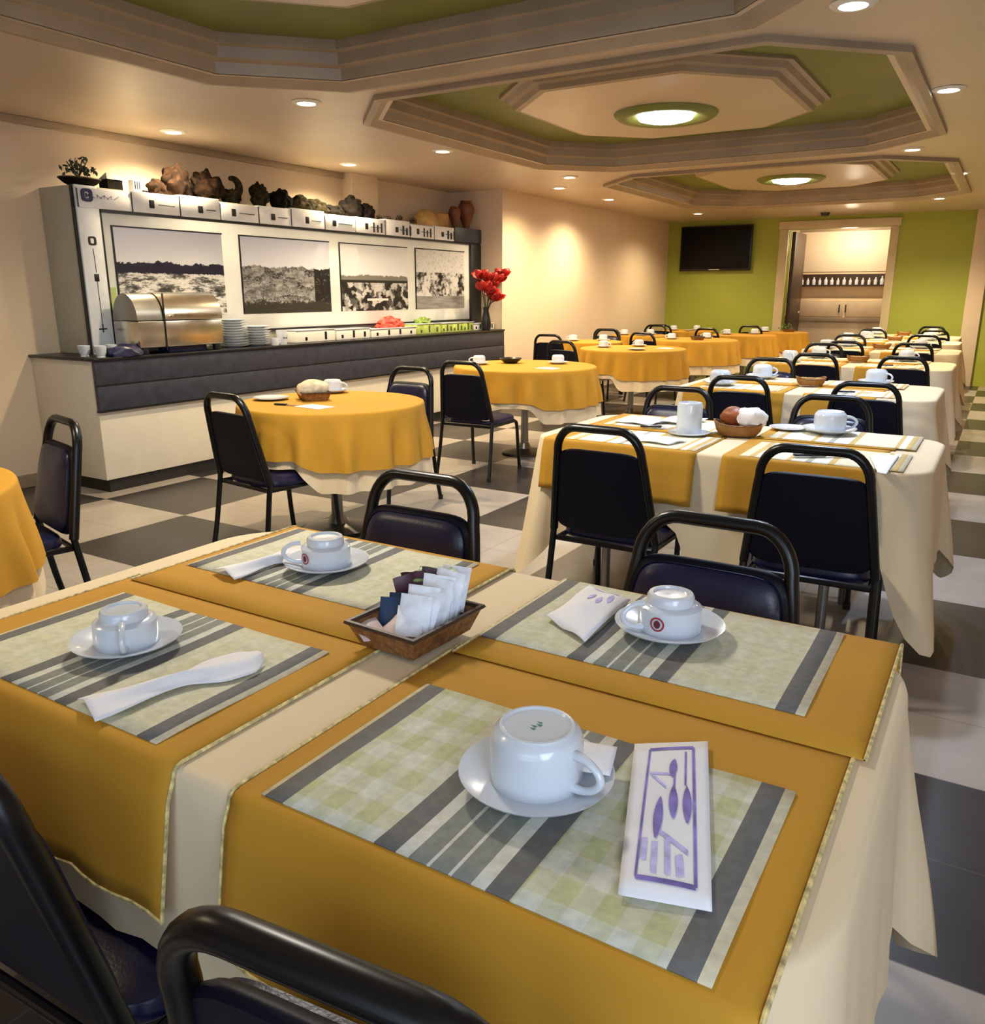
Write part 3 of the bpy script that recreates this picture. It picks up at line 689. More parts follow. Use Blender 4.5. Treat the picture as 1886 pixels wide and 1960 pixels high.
def runner_mesh(x0, x1, hy, drop_f, drop_b, y_from, y_to, off, top, seed):
    """a cloth laid across a table: profile over the front and/or back edge"""
    mb = MB(); r = .014; prof = []
    def fl(d): return .040*min(1, d/.285)+.005*smooth(d/.05)
    if drop_f is not None:
        for k in range(7, 0, -1):
            d = r+(drop_f-r)*k/7; prof.append((-hy-off-fl(d), top-d))
        for q in (1.0, .66, .33, 0): a = q*PI/2; prof.append((-hy+r-(r+off)*math.sin(a), top-r+(r+off)*math.cos(a)))
    else: prof.append((y_from, top+off))
    ya = -hy+.03 if drop_f is not None else y_from+.01; yb_ = hy-.03 if drop_b is not None else y_to-.01
    for k in range(1, 8): prof.append((ya+(yb_-ya)*k/8, top+off))
    if drop_b is not None:
        for q in (0, .33, .66, 1.0): a = q*PI/2; prof.append((hy-r+(r+off)*math.sin(a), top-r+(r+off)*math.cos(a)))
        for k in range(1, 8):
            d = r+(drop_b-r)*k/7; prof.append((hy+off+fl(d), top-d))
    else: prof.append((y_to, top+off))
    n = 20; rr = random.Random(seed); ph = rr.uniform(0, 6)
    G = []
    for i in range(n+1):
        x = x0+(x1-x0)*i/n; row = []
        for y, z in prof:
            hang = max(0, top-.02-z)
            wv = .012*hang/.25*math.sin(9*i/n*PI*.5+ph)*(1 if abs(y) >= hy else 0)
            row.append((x+.01*hang*(2*i/n-1), y+(abs(wv) if y > 0 else -abs(wv)), z))
        G.append(row)
    mb.grid(G); return mb, G

# ------------------------------------------------------------------ place mats
def mat_material(name, soft):
    nb = NB(name, .75)
    u, v = nb.math('ADD', nb.math('DIVIDE', nb.x, .56), .5), nb.math('ADD', nb.math('DIVIDE', nb.y, .345), .5)
    fine = nb.noise(nb.tc.outputs['Object'], 60, 4); big = nb.noise(nb.tc.outputs['Object'], 9, 3)
    pale = (.68, .64, .45); dark = (.15, .145, .135); mid = (.25, .26, .22); wht = (.70, .68, .58); edge = (.70, .60, .40)
    c = nb.ramp(u, [(0, edge), (.010, dark), (.065, pale), (.315, dark), (.37, wht), (.40, mid), (.445, wht), (.452, mid), (.495, wht), (.502, mid), (.545, wht), (.575, dark), (.63, pale), (.925, dark), (.975, edge)], True)
    # woven plaid only on the pale fields
    inpale = nb.math('ADD', nb.math('MULTIPLY', nb.math('GREATER_THAN', u, .065), nb.math('LESS_THAN', u, .315)), nb.math('MULTIPLY', nb.math('GREATER_THAN', u, .63), nb.math('LESS_THAN', u, .925)))
    fu = nb.math('GREATER_THAN', nb.math('FRACT', nb.math('MULTIPLY', u, 11.0)), .5); fv = nb.math('GREATER_THAN', nb.math('FRACT', nb.math('ADD', nb.math('MULTIPLY', v, 4.5), .2)), .5)
    pl = nb.math('MULTIPLY', nb.math('ADD', fu, fv), .5)
    plaid = nb.ramp(nb.math('ADD', pl, nb.math('MULTIPLY', nb.math('SUBTRACT', big, .5), .5)), [(0.0, (.68, .68, .58)), (.5, (.60, .60, .42)), (1.0, (.50, .52, .25))])
    c = nb.mix(nb.math('MULTIPLY', inpale, .25 if soft else .80), c, plaid)
    c = nb.mix(.35, c, nb.ramp(fine, [(.3, .35), (.7, 1.0)]), 'MULTIPLY')
    return nb.done(c)
M_mat = mat_material('plaid_place_mat', False); M_mat2 = mat_material('soft_striped_place_mat', True)
nb = NB('cream_striped_mat', .8); u = nb.math('ADD', nb.math('DIVIDE', nb.x, .56), .5)
stripe = nb.ramp(u, [(0, (.80, .72, .50)), (.06, (.66, .46, .16)), (.10, (.82, .78, .62)), (.30, (.66, .46, .16)), (.33, (.82, .80, .70)), (.42, (.45, .43, .36)), (.46, (.82, .80, .70)), (.56, (.66, .46, .16)), (.60, (.80, .74, .52)), (.86, (.66, .46, .16)), (.89, (.84, .80, .66)), (.93, (.66, .46, .16)), (.97, (.80, .72, .50))], True)
M_mat3 = nb.done(nb.mix(.4, stripe, nb.ramp(nb.noise(nb.tc.outputs['Object'], 30, 4), [(.3, .6), (.7, 1.0)]), 'MULTIPLY'))
def mkmat():
    mb = MB(); W, H = .28, .1725
    G = [[(-W+2*W*i/16, -H+2*H*j/10, .0012*math.sin(i*.9)*math.sin(j*.7)+.0016) for j in range(11)] for i in range(17)]
    mb.grid(G); return mb
def pmat(x, y, z, label, group, rz=0.0, sc=1.0, m=None):
    m = m or M_mat3
    o = place1('pmat'+m.name, lambda: mkmat().mesh('place_mat', m), 'place_mat', label, 'place mat', (x, y, z), rz, group, sc)
    md = o.modifiers.new('thickness', 'SOLIDIFY'); md.thickness = .002; md.offset = 1
    return o

# ------------------------------------------------------------------ cups, saucers, napkins, baskets
def mkcup(step=False):
    def f():
        if step: prof = [(.063, 0), (.065, .004), (.0645, .03), (.063, .058), (.056, .064), (.048, .066), (.0475, .082), (.044, .088), (.036, .089), (.034, .084), (0, .083)]
        else: prof = [(.064, 0), (.066, .004), (.0665, .03), (.0665, .066), (.065, .080), (.060, .090), (.056, .093), (.053, .098), (.049, .0985), (.046, .095), (0, .094)]
        prof = [(r_, z_*.88) for r_, z_ in [(.058, .004), (.062, 0)]+prof]
        h = MB().tube(*spline([(.0, -.063, .072), (0, -.085, .070), (0, -.103, .058), (0, -.108, .042), (0, -.098, .026), (0, -.080, .016), (0, -.063, .014)], [.008, .0065, .006, .006, .006, .0065, .008]), 10); h.v = [(a_, b_, c_*.88) for a_, b_, c_ in h.v]
        return [('body', MB().lathe(prof, 44).mesh('cup_body', M_china, ), []), ('handle', h.mesh('cup_handle', M_china), [])]
    return f
def cup(x, y, z, rz, label, step=False, group=None, sc=1.0):
    return place('cup%d' % step, mkcup(step), 'cup', label, 'cup', (x, y, z), rz, group, sc)
def mksaucer():
    return MB().lathe([(0, .004), (.045, .003), (.052, 0), (.058, .004), (.085, .011), (.106, .020), (.108, .0235), (.104, .023), (.08, .0145), (.06, .009), (.056, .0075), (0, .0075)], 52).mesh('saucer', M_china)
def saucer(x, y, z, label, group=None, sc=1.0):
    return place1('saucer', mksaucer, 'saucer', label, 'saucer', (x, y, z), 0, group, sc)
def setting(x, y, z, where, rz=-1.2, step=False, group=None, sc=1.0, napkin=None):
    saucer(x, y, z, 'white saucer '+where, group and 'saucers '+group, sc*1.03)
    return cup(x, y, z+.0082*sc, rz, 'upturned white cup '+where, step, group and 'upturned cups '+group, sc)
def quad_sheet(pts, z, bulge, n=10, jit=0.0, seed=0):
    rr = random.Random(seed); a, b, c, d = [Vector((p[0], p[1], 0)) for p in pts]; G = []
    for i in range(n+1):
        u = i/n; row = []
        for j in range(n+1):
            v = j/n; p = (a*(1-u)+b*u)*(1-v)+(d*(1-u)+c*u)*v
            row.append((p.x, p.y, z+bulge*math.sin(PI*u)**.6*math.sin(PI*v)**.6+jit*(1+math.sin(u*9+seed)*math.sin(v*7+seed*2))))
        G.append(row)
    return MB().grid(G), G
def on_sheet(G, u, v, dz):
    n = len(G)-1; x, y = u*n, v*n; i, j = min(int(x), n-1), min(int(y), n-1); fu, fv = x-i, y-j
    p = (Vector(G[i][j])*(1-fu)+Vector(G[i+1][j])*fu)*(1-fv)+(Vector(G[i][j+1])*(1-fu)+Vector(G[i+1][j+1])*fu)*fv
    return p+Vector((0, 0, dz))
def napkin(pts, z, label, bulge=.008, printed=False, jit=.0, seed=1, group=None):
    mb, G = quad_sheet(pts, z, bulge, 12, jit, seed)
    o = mb.build('napkin', M_paper, None, solid=.0015); tag(o, label, 'napkin', group)
    if printed:
        def strip(poly, name, m):
            k = MB(); n = len(poly); k.add([on_sheet(G, u, v, .0018) for u, v in poly], [tuple(range(n))]); k.build(name, m, o)
        def line(a, b, w_, name='printed_line', m=M_ink):
            k = MB(); rows = []
            dx, dy = b[0]-a[0], b[1]-a[1]; l = math.hypot(dx, dy); nx, ny = -dy/l*w_, dx/l*w_
            for q in range(9):
                t_ = q/8; u, v = a[0]+dx*t_, a[1]+dy*t_; rows.append([on_sheet(G, u+nx, v+ny, .0018), on_sheet(G, u-nx, v-ny, .0018)])
            k.grid(rows); k.build(name, m, o)
        def leafshape(u0, v0, u1, v1, w_, m, name='printed_cutlery'):
            k = MB(); rows = []; dx, dy = u1-u0, v1-v0; l = math.hypot(dx, dy); nx, ny = -dy/l, dx/l
            for q in range(11):
                t_ = q/10; ww = w_*math.sin(PI*min(1, t_*.96+.04))**.8; u, v = u0+dx*t_, v0+dy*t_
                rows.append([on_sheet(G, u+nx*ww, v+ny*ww, .0019), on_sheet(G, u, v, .002), on_sheet(G, u-nx*ww, v-ny*ww, .0019)])
            k.grid(rows); k.build(name, m, o)
        return o, line, leafshape
    return o
def mkbasket():
    def frust(a, b, z0, z1): return [[(sx*a_, sy*b_, z) for sx, sy in ((-1, -1), (1, -1), (1, 1), (-1, 1))] for (a_, b_, z) in ((a, b, z0), )]
    def ring(a, b, z):
        pts = []
        for sx, sy in ((-1, -1), (1, -1), (1, 1), (-1, 1)): pts.append((sx*a, sy*b, z))
        return pts
    body = MB().ring_skin([ring(.066, .088, 0), ring(.070, .094, .003), ring(.088, .114, .052), ring(.084, .110, .052), ring(.066, .09, .008)], True, True, True)
    rim = MB().ring_skin([ring(.090, .116, .049), ring(.094, .120, .053), ring(.092, .118, .058), ring(.084, .110, .058), ring(.083, .109, .050), ring(.090, .116, .049)])
    return [('body', body.mesh('basket_body', M_wick, angle=20), []), ('rim', rim.mesh('basket_rim', M_dwood, angle=20), [])]
def basket(x, y, z, rz, label, sc=1.0, group=None):
    return place('basket', mkbasket, 'bread_basket', label, 'basket', (x, y, z), rz, group, sc)
def mksachet(colour):
    def f():
        mb = MB(); n = 7; F, B = [], []
        for side, out in ((1, F), (-1, B)):
            for i in range(n+1):
                u = i/n; out.append([(-.026+.052*u, side*.006*(math.sin(PI*u)*math.sin(PI*j/n))**.6+.0018*math.sin(u*9)*(j in (0, n)), .07*j/n) for j in range(n+1)])
        mb.grid(F); mb.grid(B); return mb.mesh('sachet', mat('sachet_'+colour[0], colour[1], .45, var=.12, scale=50))
    return f
SACH = {'white': ('white', (.80, .82, .88)), 'pink': ('pink', (.72, .56, .54)), 'blue': ('blue', (.02, .05, .12)), 'purple': ('purple', (.055, .008, .02)), 'green': ('green', (.30, .42, .16))}
def sachet(x, y, z, rx, rz, c, label, group, sc=1.0, ry=0.0):
    me = kit('sach'+c, mksachet(SACH[c])); o = link('sachet', me); o.location = (x, y, z); o.rotation_euler = (rx, ry, rz); o.scale = (sc,)*3
    return tag(o, label, 'sachet', group)

# ------------------------------------------------------------------ long tables of the right hand row
def long_table(cx, cy, which, seats_f, seats_b, full=False, seed=1, hx=.78, hy=.46, drop=.46, gap=(-.065, .035), left_end=None, right_end=None):
    rc = .19 if full else .14
    t = thing('dining_table', 'long folding dining table under a cream cloth, '+which, 'table', (cx, cy, 0), 0, None)
    MB().prism([(x, y) for x, y, *_ in rect_outline(hx-.03, hy-.03, rc-.02)], .722, .745).build('tabletop', M_dwood, t)
    table_legs(t, hx-.32, hy-.14, M_steel2)
    ol = rect_outline(hx, hy, rc)
    def dropf(i, x, y, nx, ny, c):
        d = drop+.17*c
        if ny < -.7:
            for s in seats_f: d -= (drop-.285)*smooth(1-max(0, abs(x-s)-.20)/.09)
        if ny > .7:
            for s in seats_b: d -= (drop-.285)*smooth(1-max(0, abs(x-s)-.20)/.09)
        return max(.285, d)
    def wave(c): return .004+.026*c
    def flare(c): return .028+.10*c
    o = cloth_mesh(ol, dropf, wave, flare, 26, seed, TZ).build('tablecloth', M_cream, None, angle=60)
    o.location = (cx, cy, 0); tag(o, 'cream tablecloth hanging to its corners on the '+which, 'tablecloth', 'cream tablecloths')
    def run(x0, x1, side, yj, name, off, lo=.205):
        mb, G = runner_mesh(x0, x1, hy, lo if side == 'f' else None, lo if side == 'b' else None, yj, yj, off, TZ, seed+len(name))
        r = mb.build('table_runner', M_must, None, solid=.0016); r.location = (cx, cy, 0)
        tag(r, name, 'table runner', 'mustard cloths over the long tables')
        if full:
            for e in (0, -1):
                MB().tube([Vector(p)+Vector((0, 0, .001)) for p in G[e]], .0028, 6).build('beaded_edge', M_trim, r)
            hem = [g[0 if side == 'f' else -1] for g in G]
            MB().tube(hem, .003, 6).build('hem_piping', M_trim, r)
        return r
    le = -hx+.075 if left_end is None else left_end; re = hx-.06 if right_end is None else right_end
    run(le, gap[0], 'f', .0, 'mustard cloth over the left front quarter of the '+which, .003)
    run(le+.02, gap[0]-.02, 'b', -.035, 'mustard cloth over the left back quarter of the '+which, .0062)
    run(gap[1], re, 'f', .06, 'mustard cloth over the right front quarter of the '+which, .003)
    run(gap[1]+.01, re+.015, 'b', .02, 'mustard cloth over the right back quarter of the '+which, .0062)
    return t
FY = 1.055; FX = -.84
FTAB = long_table(FX, FY, 'front table', [.44, -.24], [.37, -.47], True, 3, hx=.785, hy=.46, drop=.42, gap=(-.010, .095), right_end=.742)
Z1, Z2 = TZ+.0045, TZ+.0077
pmat(-.425, .782, Z1, 'striped place mat at the front right of the front table, under cup and printed paper', 'striped place mats', m=M_mat)
pmat(-.455, 1.325, Z2, 'striped place mat at the back right of the front table', 'striped place mats', m=M_mat2)
pmat(-1.195, .790, Z1, 'striped place mat at the front left of the front table', 'striped place mats', m=M_mat2)
pmat(-1.225, 1.315, Z2, 'striped place mat at the back left of the front table', 'striped place mats', m=M_mat2)
Zm, Zn = Z1+.005, Z2+.005
c1 = setting(-.425, .800, Zm, 'at the front right of the front table', 1.40, sc=.87)
c2 = setting(-.445, 1.335, Zn, 'at the back right of the front table', -.7, True, sc=.87)
c3 = setting(-1.225, .795, Zm, 'at the front left of the front table', .9, True, sc=.82)
c4 = setting(-1.215, 1.285, Zn, 'at the back left of the front table', -.8, True, sc=.84)
# printed emblems on the cups
M_em = mat('green_print', (.03, .16, .10), .5); M_red = mat('red_print', (.35, .02, .03), .5)
for q, (dx, dy, w_) in enumerate([(-.010, .0, .005), (-.003, .003, .005), (.004, -.001, .006), (.010, .003, .004)]):
    MB().add([(dx-w_*.6, dy-.004, .0832), (dx+w_*.6, dy-.004, .0832), (dx, dy+.006, .0832)], [(0, 1, 2)]).build('emblem', M_em, c1, False)
def round_logo(c, ang, z=.029):
    mb = MB(); n = 28; r = .0664
    def P(a, b, rr_): 
        th = ang+a/r; return (rr_*math.cos(th), rr_*math.sin(th), z+b)
    for ro, ri in ((.015, .0115),):
        mb.ring_skin([[P(ro*math.cos(2*PI*k/n), ro*math.sin(2*PI*k/n), r) for k in range(n)], [P(ri*math.cos(2*PI*k/n), ri*math.sin(2*PI*k/n), r) for k in range(n)]])
    mb.build('logo_ring', M_red, c)
    mb = MB(); mb.ring_skin([[P(.007*f*math.cos(2*PI*k/n), .0085*f*math.sin(2*PI*k/n), r+.0002) for k in range(n)] for f in (1, .5, .02)], True, False, True); mb.build('logo_dot', mat('maroon_print', (.12, .01, .02), .5), c)
round_logo(c2, -PI/2+.9-.25, .03); round_logo(c4, -PI/2+.9-.3, .03)
# paper napkins
P4 = lambda q, z: [tp(x, y, z) for x, y in q]
o, line, leaf = napkin(P4([(1183, 1715), (1363, 1748), (1355, 1422), (1215, 1427)], Zm), Zm+.002, 'white paper napkin sleeve with a violet printed drawing at the front right setting', .006, True)
for a, b, c_ in [((.17, .09), (.83, .08), .012), ((.83, .08), (.80, .94), .018), ((.80, .94), (.22, .93), .012), ((.22, .93), (.17, .09), .014)]: line(a, b, c_, 'printed_frame')
leaf(.36, .30, .40, .56, .055, M_ink); leaf(.56, .42, .55, .64, .055, M_ink); leaf(.73, .40, .72, .64, .055, M_ink); leaf(.52, .70, .56, .84, .05, M_ink)
line((.56, .62), (.56, .80), .012, 'printed_cutlery'); line((.70, .64), (.70, .90), .012, 'printed_cutlery'); line((.24, .73), (.50, .72), .008, 'printed_line', M_ink2); line((.26, .72), (.46, .62), .010, 'printed_line', M_ink2)
line((.36, .12), (.36, .28), .030, 'printed_wash', M_ink2); line((.52, .12), (.50, .30), .030, 'printed_wash', M_ink2); line((.24, .18), (.24, .30), .03, 'printed_wash', M_ink2); line((.66, .12), (.64, .22), .04, 'printed_wash', M_ink2); line((.40, .34), (.74, .24), .014, 'printed_line', M_ink2)
o, line, leaf = napkin(P4([(1045, 1185), (1120, 1232), (1207, 1152), (1128, 1126)], Zn), Zn+.002, 'white paper napkin sleeve with small violet marks left of the back right cup', .014, True, .003)
leaf(.62, .55, .60, .72, .05, M_ink2); leaf(.42, .55, .42, .76, .05, M_ink2); leaf(.78, .66, .74, .86, .05, M_ink2); line((.22, .92), (.80, .92), .010, 'printed_line', M_ink2)
# knotted napkins of the left settings: pinched towards one end
def pinched(p0, p1, w, z, label, seed):
    p0, p1 = Vector((p0.x, p0.y, 0)), Vector((p1.x, p1.y, 0)); d = p1-p0; L_ = d.length; d.normalize(); n = Vector((-d.y, d.x, 0)); G = []
    for i in range(29):
        t_ = i/28; ww = w*(.62-.40*smooth(t_/.5)+.38*smooth((t_-.5)/.25)-.4*smooth((t_-.88)/.14)); row = []
        for j in range(13):
            s = j/6-1; hgt = .016*(1-s*s)*(1-.3*abs(t_-.5))+.004*math.sin(s*6+seed+t_*3)*(.4+t_*(1-t_)*2)
            q = p0+d*(t_*L_)+n*(s*ww); row.append((q.x, q.y, z+max(.0005, hgt)))
        G.append(row)
    o = MB().grid(G).build('napkin', M_paper, None, solid=.0015, angle=60); tag(o, label, 'napkin')
pinched(tp(165, 1362, Zm), tp(500, 1262, Zm), .072, Zm+.001, 'white twisted napkin lying in front of the front left cup', 1)
pinched(tp(428, 1102, Zn), tp(600, 1056, Zn), .072, Zn+.001, 'white twisted napkin lying left of the back left cup', 2)
# white napkin tucked behind the front right cup
tag(quad_sheet(P4([(1090, 1470), (1168, 1482), (1182, 1428), (1105, 1415)], Zm+.026), Zm+.024, .006, 8)[0].build('napkin', M_paper, None, solid=.0015), 'white napkin corner tucked between front right cup and saucer rim', 'napkin')
# basket with sachets
bx, by = -.82, 1.085
basket(bx, by, Z2+.0005, -.06, 'brown tray basket of sachets in the middle of the front table', .84)
rs = random.Random(11); zb = Z2+.012
for k in range(12):
    y = by-.045+.0105*k; sachet(bx+.022+.004*rs.uniform(-1, 1), y, zb+.004+.0016*k, -.36+.14*rs.uniform(-1, 1), .22*rs.uniform(-1, 1), 'white', 'white sachet in the standing row of the front table basket', 'white sachets in the front basket', 1.08+.12*rs.random(), .10*rs.uniform(-1, 1))
for k, (dx, dy, rx) in enumerate([(-.034, -.055, -1.0), (-.008, -.072, -1.15), (.028, -.062, -.95), (-.030, -.074, -1.3)]):
    sachet(bx+dx, by+dy, zb+.008+.006*(k % 3), rx, .6*k-.7, 'pink' if k != 2 else 'white', ['crumpled pinkish sachet at the left front of the sachet basket', 'crumpled pinkish sachet at the middle front of the sachet basket', 'white sachet lying at the right front of the sachet basket', 'lowest crumpled pinkish sachet at the front left corner of the basket'][k], None, .9)
for k in range(3): sachet(bx-.038, by-.025+.026*k, zb, -.5, .45, 'blue', 'dark blue sachet along the left side of the sachet basket', 'dark blue sachets in the front basket', .9)
for k, (dx, dy, z_, rx, rz) in enumerate([(-.030, .045, .012, -.25, .4), (-.010, .060, .022, -.15, -.3), (-.038, .066, .022, .1, .2), (-.018, .074, .03, .05, .5), (.008, .080, .02, .1, .1), (-.046, .052, .018, -.1, 1.0)]):
    sachet(bx+dx, by+dy, zb+z_, rx, rz, 'purple', 'dark purple sachet standing at the back of the sachet basket', 'dark purple sachets in the front basket', .95, .2*math.sin(k*2.3))
sachet(bx-.028, by+.055, zb+.072, -1.2, .3, 'green', 'green sachet lying on top of the purple ones', None, .62)
sachet(bx+.000, by+.066, zb+.078, -1.2, -.5, 'green', 'small green sachet topmost at the back of the sachet basket', None, .55)

# chairs of the front table
chair(-1.31, 1.49, 180, 'dark chair facing the camera behind the front table, left of the sachet basket line')
chair(-.49, 1.46, 180, 'dark chair facing the camera behind the front table, behind the back right cup')
chair(-.405, .66, 6, 'navy chair in the bottom foreground with its back to the camera')
chair(-1.05, .675, 2, 'dark chair in the bottom left corner of the photo beside the hanging cream cloth')

# ------------------------------------------------------------------ second and further long tables
def cup_tall(x, y, z, label):
    t = thing('cup', label, 'cup', (x, y, z))
    MB().lathe([(0, .0), (.05, 0), (.054, .006), (.054, .125), (.05, .135), (.045, .136), (.043, .12), (0, .118)], 32).build('body', M_china, t)
    MB().lathe([(.05, .0), (.085, .004), (.09, .009), (.084, .010), (.055, .006)], 32).build('base_plate', M_china, t)
T2X, T2Y = -.925, 3.50
long_table(T2X, T2Y, 'second table', [-.32, .44], [-.50, .27], False, 5, hx=.775, hy=.42, drop=.44, gap=(-.035, .065), right_end=.60)
chair(-1.245, 3.08, 0, 'black chair with its back to the camera at the left front of the second table')
chair(-.485, 3.07, 2, 'black chair with its back to the camera at the right front of the second table')
chair(-1.43, 3.94, 180, 'dark chair facing the camera behind the left of the second table')
chair(-.66, 3.95, 182, 'navy chair facing the camera behind the upturned cup of the second table')
mz = Z1
for x, y, lb, q in [(-1.25, 3.27, 'left front', Z1), (-.52, 3.27, 'right front', Z1), (-1.27, 3.70, 'left back', Z2), (-.52, 3.72, 'right back', Z2)]:
    pmat(x, y, q, 'striped place mat at the %s of the second table' % lb, 'place mats of the second table')
cup_tall(-1.115, 3.45, Z2+.003, 'tall white cylinder cup standing on the second table left of its basket')
setting(-.60, 3.78, Z2+.005, 'at the right back of the second table', 1.9)
o = solo('plate', MB().lathe([(0, .003), (.05, .002), (.08, .008), (.082, .011), (.05, .006), (0, .006)], 36), M_china, 'small white plate left of the upturned cup on the second table', 'plate', (-.775, 3.80, Z2+.004))
napkin(P4([(1665, 872), (1680, 905), (1697, 908), (1722, 872)], Z1+.006), Z1+.007, 'white paper with faint writing at the right front of the second table', .003, seed=4)
napkin([(-1.30, 3.17), (-1.10, 3.15), (-1.06, 3.27), (-1.27, 3.30)], Z1+.006, 'white napkin between the left front chair and the tall cup of the second table', .012, jit=.003, seed=5)
napkin([(-1.52, 3.58), (-1.33, 3.56), (-1.30, 3.74), (-1.50, 3.78)], Z2+.006, 'white napkin spread at the left back of the second table', .008, jit=.004, seed=6)
napkin([(-1.34, 3.66), (-1.17, 3.64), (-1.15, 3.84), (-1.31, 3.87)], Z2+.011, 'upper white paper sheet behind the tall cup of the second table', .010, jit=.004, seed=8)
t = thing('cutlery_knife', 'dark handled knife lying beside the tall cup of the second table', 'knife', (-1.26, 3.53, Z2+.006), .4)
MB().box((-.10, -.009, 0), (-.005, .009, .010), .004).build('handle', M_line, t); MB().box((-.005, -.008, .002), (.10, .008, .005), .001).build('blade', M_steel, t)
t = thing('cutlery_knife', 'dark handled knife seen through the handle gap of the right front chair', 'knife', (-.53, 3.21, Z1+.006), .5)
MB().box((-.10, -.012, 0), (.02, .012, .012), .005).build('handle', M_line, t); MB().box((.02, -.009, .002), (.12, .009, .005), .001).build('blade', M_steel, t)
def boat(x, y, z, label, sc=1.0):
    t = thing('bread_basket', label, 'basket', (x, y, z), .35); n = 32
    def ring(a, b, z_): return [(math.copysign(abs(math.cos(2*PI*k/n))**.6, math.cos(2*PI*k/n))*a*sc, math.copysign(abs(math.sin(2*PI*k/n))**.6, math.sin(2*PI*k/n))*b*sc, z_*sc+.008*sc*math.cos(4*PI*k/n)*(z_ > .03)) for k in range(n)]
    MB().ring_skin([ring(.075, .05, 0), ring(.092, .062, .02), ring(.104, .072, .052), ring(.100, .068, .052), ring(.088, .058, .02), ring(.07, .045, .006)], True, True, True).build('body', mat('tan_basket', (.30, .14, .035), .6, var=.2, scale=40), t)
    MB().tube(ring(.102, .070, .053), .004*sc, 6, True).build('rim', M_wick, t); return t
boat(-.93, 3.55, Z1+.004, 'tan boat shaped basket in the middle of the second table')
solo('bread_roll', MB().blob((0, 0, 0), .055, .15, 2, 3, 3, (1.0, .8, .75)), mat('brown_crust', (.28, .075, .02), .45, var=.4, scale=14), 'shiny brown bread roll in the basket of the second table', 'bread', (-.965, 3.585, Z1+.078))
solo('napkin_bundle', MB().blob((0, 0, 0), .06, .25, 2.4, 3, 7, (1.05, .8, .75)), M_paper, 'bundled white napkin in the basket of the second table', 'napkin', (-.875, 3.55, Z1+.082))

def mkjam():
    return MB().box((-.022, -.016, 0), (.022, .016, .03), .006).mesh('bread_piece', mat('bread', (.55, .32, .10), .7, var=.3, scale=40))
ORD = {3: 'third', 4: 'fourth', 5: 'fifth', 6: 'sixth', 7: 'seventh'}
rows = [(3, -1.06, 5.74, .77, .46), (4, -1.09, 7.95, .76, .46), (5, -1.14, 9.95, .76, .45), (6, -1.20, 11.75, .74, .42), (7, -1.25, 13.25, .72, .38)]
for k, cx, cy, hx, hy in rows:
    nm = ORD[k]+' right hand table'
    long_table(cx, cy, nm, [-.27, .40] if k < 6 else [.35], [-.42, .36] if k < 6 else [-.4], False, 10+k, hx=hx, hy=hy, drop=.44, gap=(-.06, .05), right_end=.46)
    for x, y, lb, q in [(-.36, -hy+.20, 'left front', Z1), (.30, -hy+.20, 'right front', Z1), (-.36, hy-.20, 'left back', Z2), (.30, hy-.20, 'right back', Z2)]:
        pmat(cx+x, cy+y, q, 'striped place mat at the %s of the %s' % (lb, nm), 'place mats of the '+nm, sc=.9)
    setting(cx-.38, cy+hy-.17, Z2+.005, 'at the left back of the '+nm, 2.2)
    setting(cx+.36, cy+hy-.16, Z2+.005, 'at the right back of the '+nm, 1.2)
    if k < 7:
        setting(cx-.52, cy-hy+.2, Z1+.005, 'at the left front of the '+nm, .5)
        o = thing('cutlery_knife', 'dark handled knife at the right front of the '+nm, 'knife', (cx+.32, cy-hy+.17, Z1+.006), .3)
        MB().box((-.10, -.010, 0), (.0, .010, .010), .004).build('handle', M_line, o); MB().box((.0, -.009, .002), (.10, .009, .005), .001).build('blade', M_steel, o)
    boat(cx+.0, cy+.02, Z2+.002, 'tan boat shaped basket in the middle of the '+nm, .9)
    for q in range(3): place1('breadp', mkjam, 'bread_piece', 'small pale bread piece in the basket of the '+nm, 'bread', (cx-.045+.045*q, cy+.02, Z2+.022), .5*q, 'bread pieces of the '+nm)
    # chairs of the row
    A = {3: [(-.27, -hy-.0, 0, 'left front'), (.42, -hy-.0, 0, 'right front'), (-.43, hy-.0, 180, 'left back')],
         4: [(.44, -hy, 0, 'right front'), (-.40, hy, 180, 'left back'), (-.2, -hy, 0, 'left front')],
         5: [(.36, -hy, 0, 'right front'), (-.44, hy, 180, 'left back'), (-.24, -hy, 0, 'left front')],
         6: [(.40, -hy, 0, 'right front'), (-.36, hy, 180, 'left back')],
         7: [(.42, -hy, 0, 'right front'), (.3, hy, 180, 'right back')]}[k]
    for x, y, dg, lb in A:
        chair(cx+x, cy+y, dg+rnd.uniform(-4, 4), 'black chair at the %s of the %s' % (lb, nm))

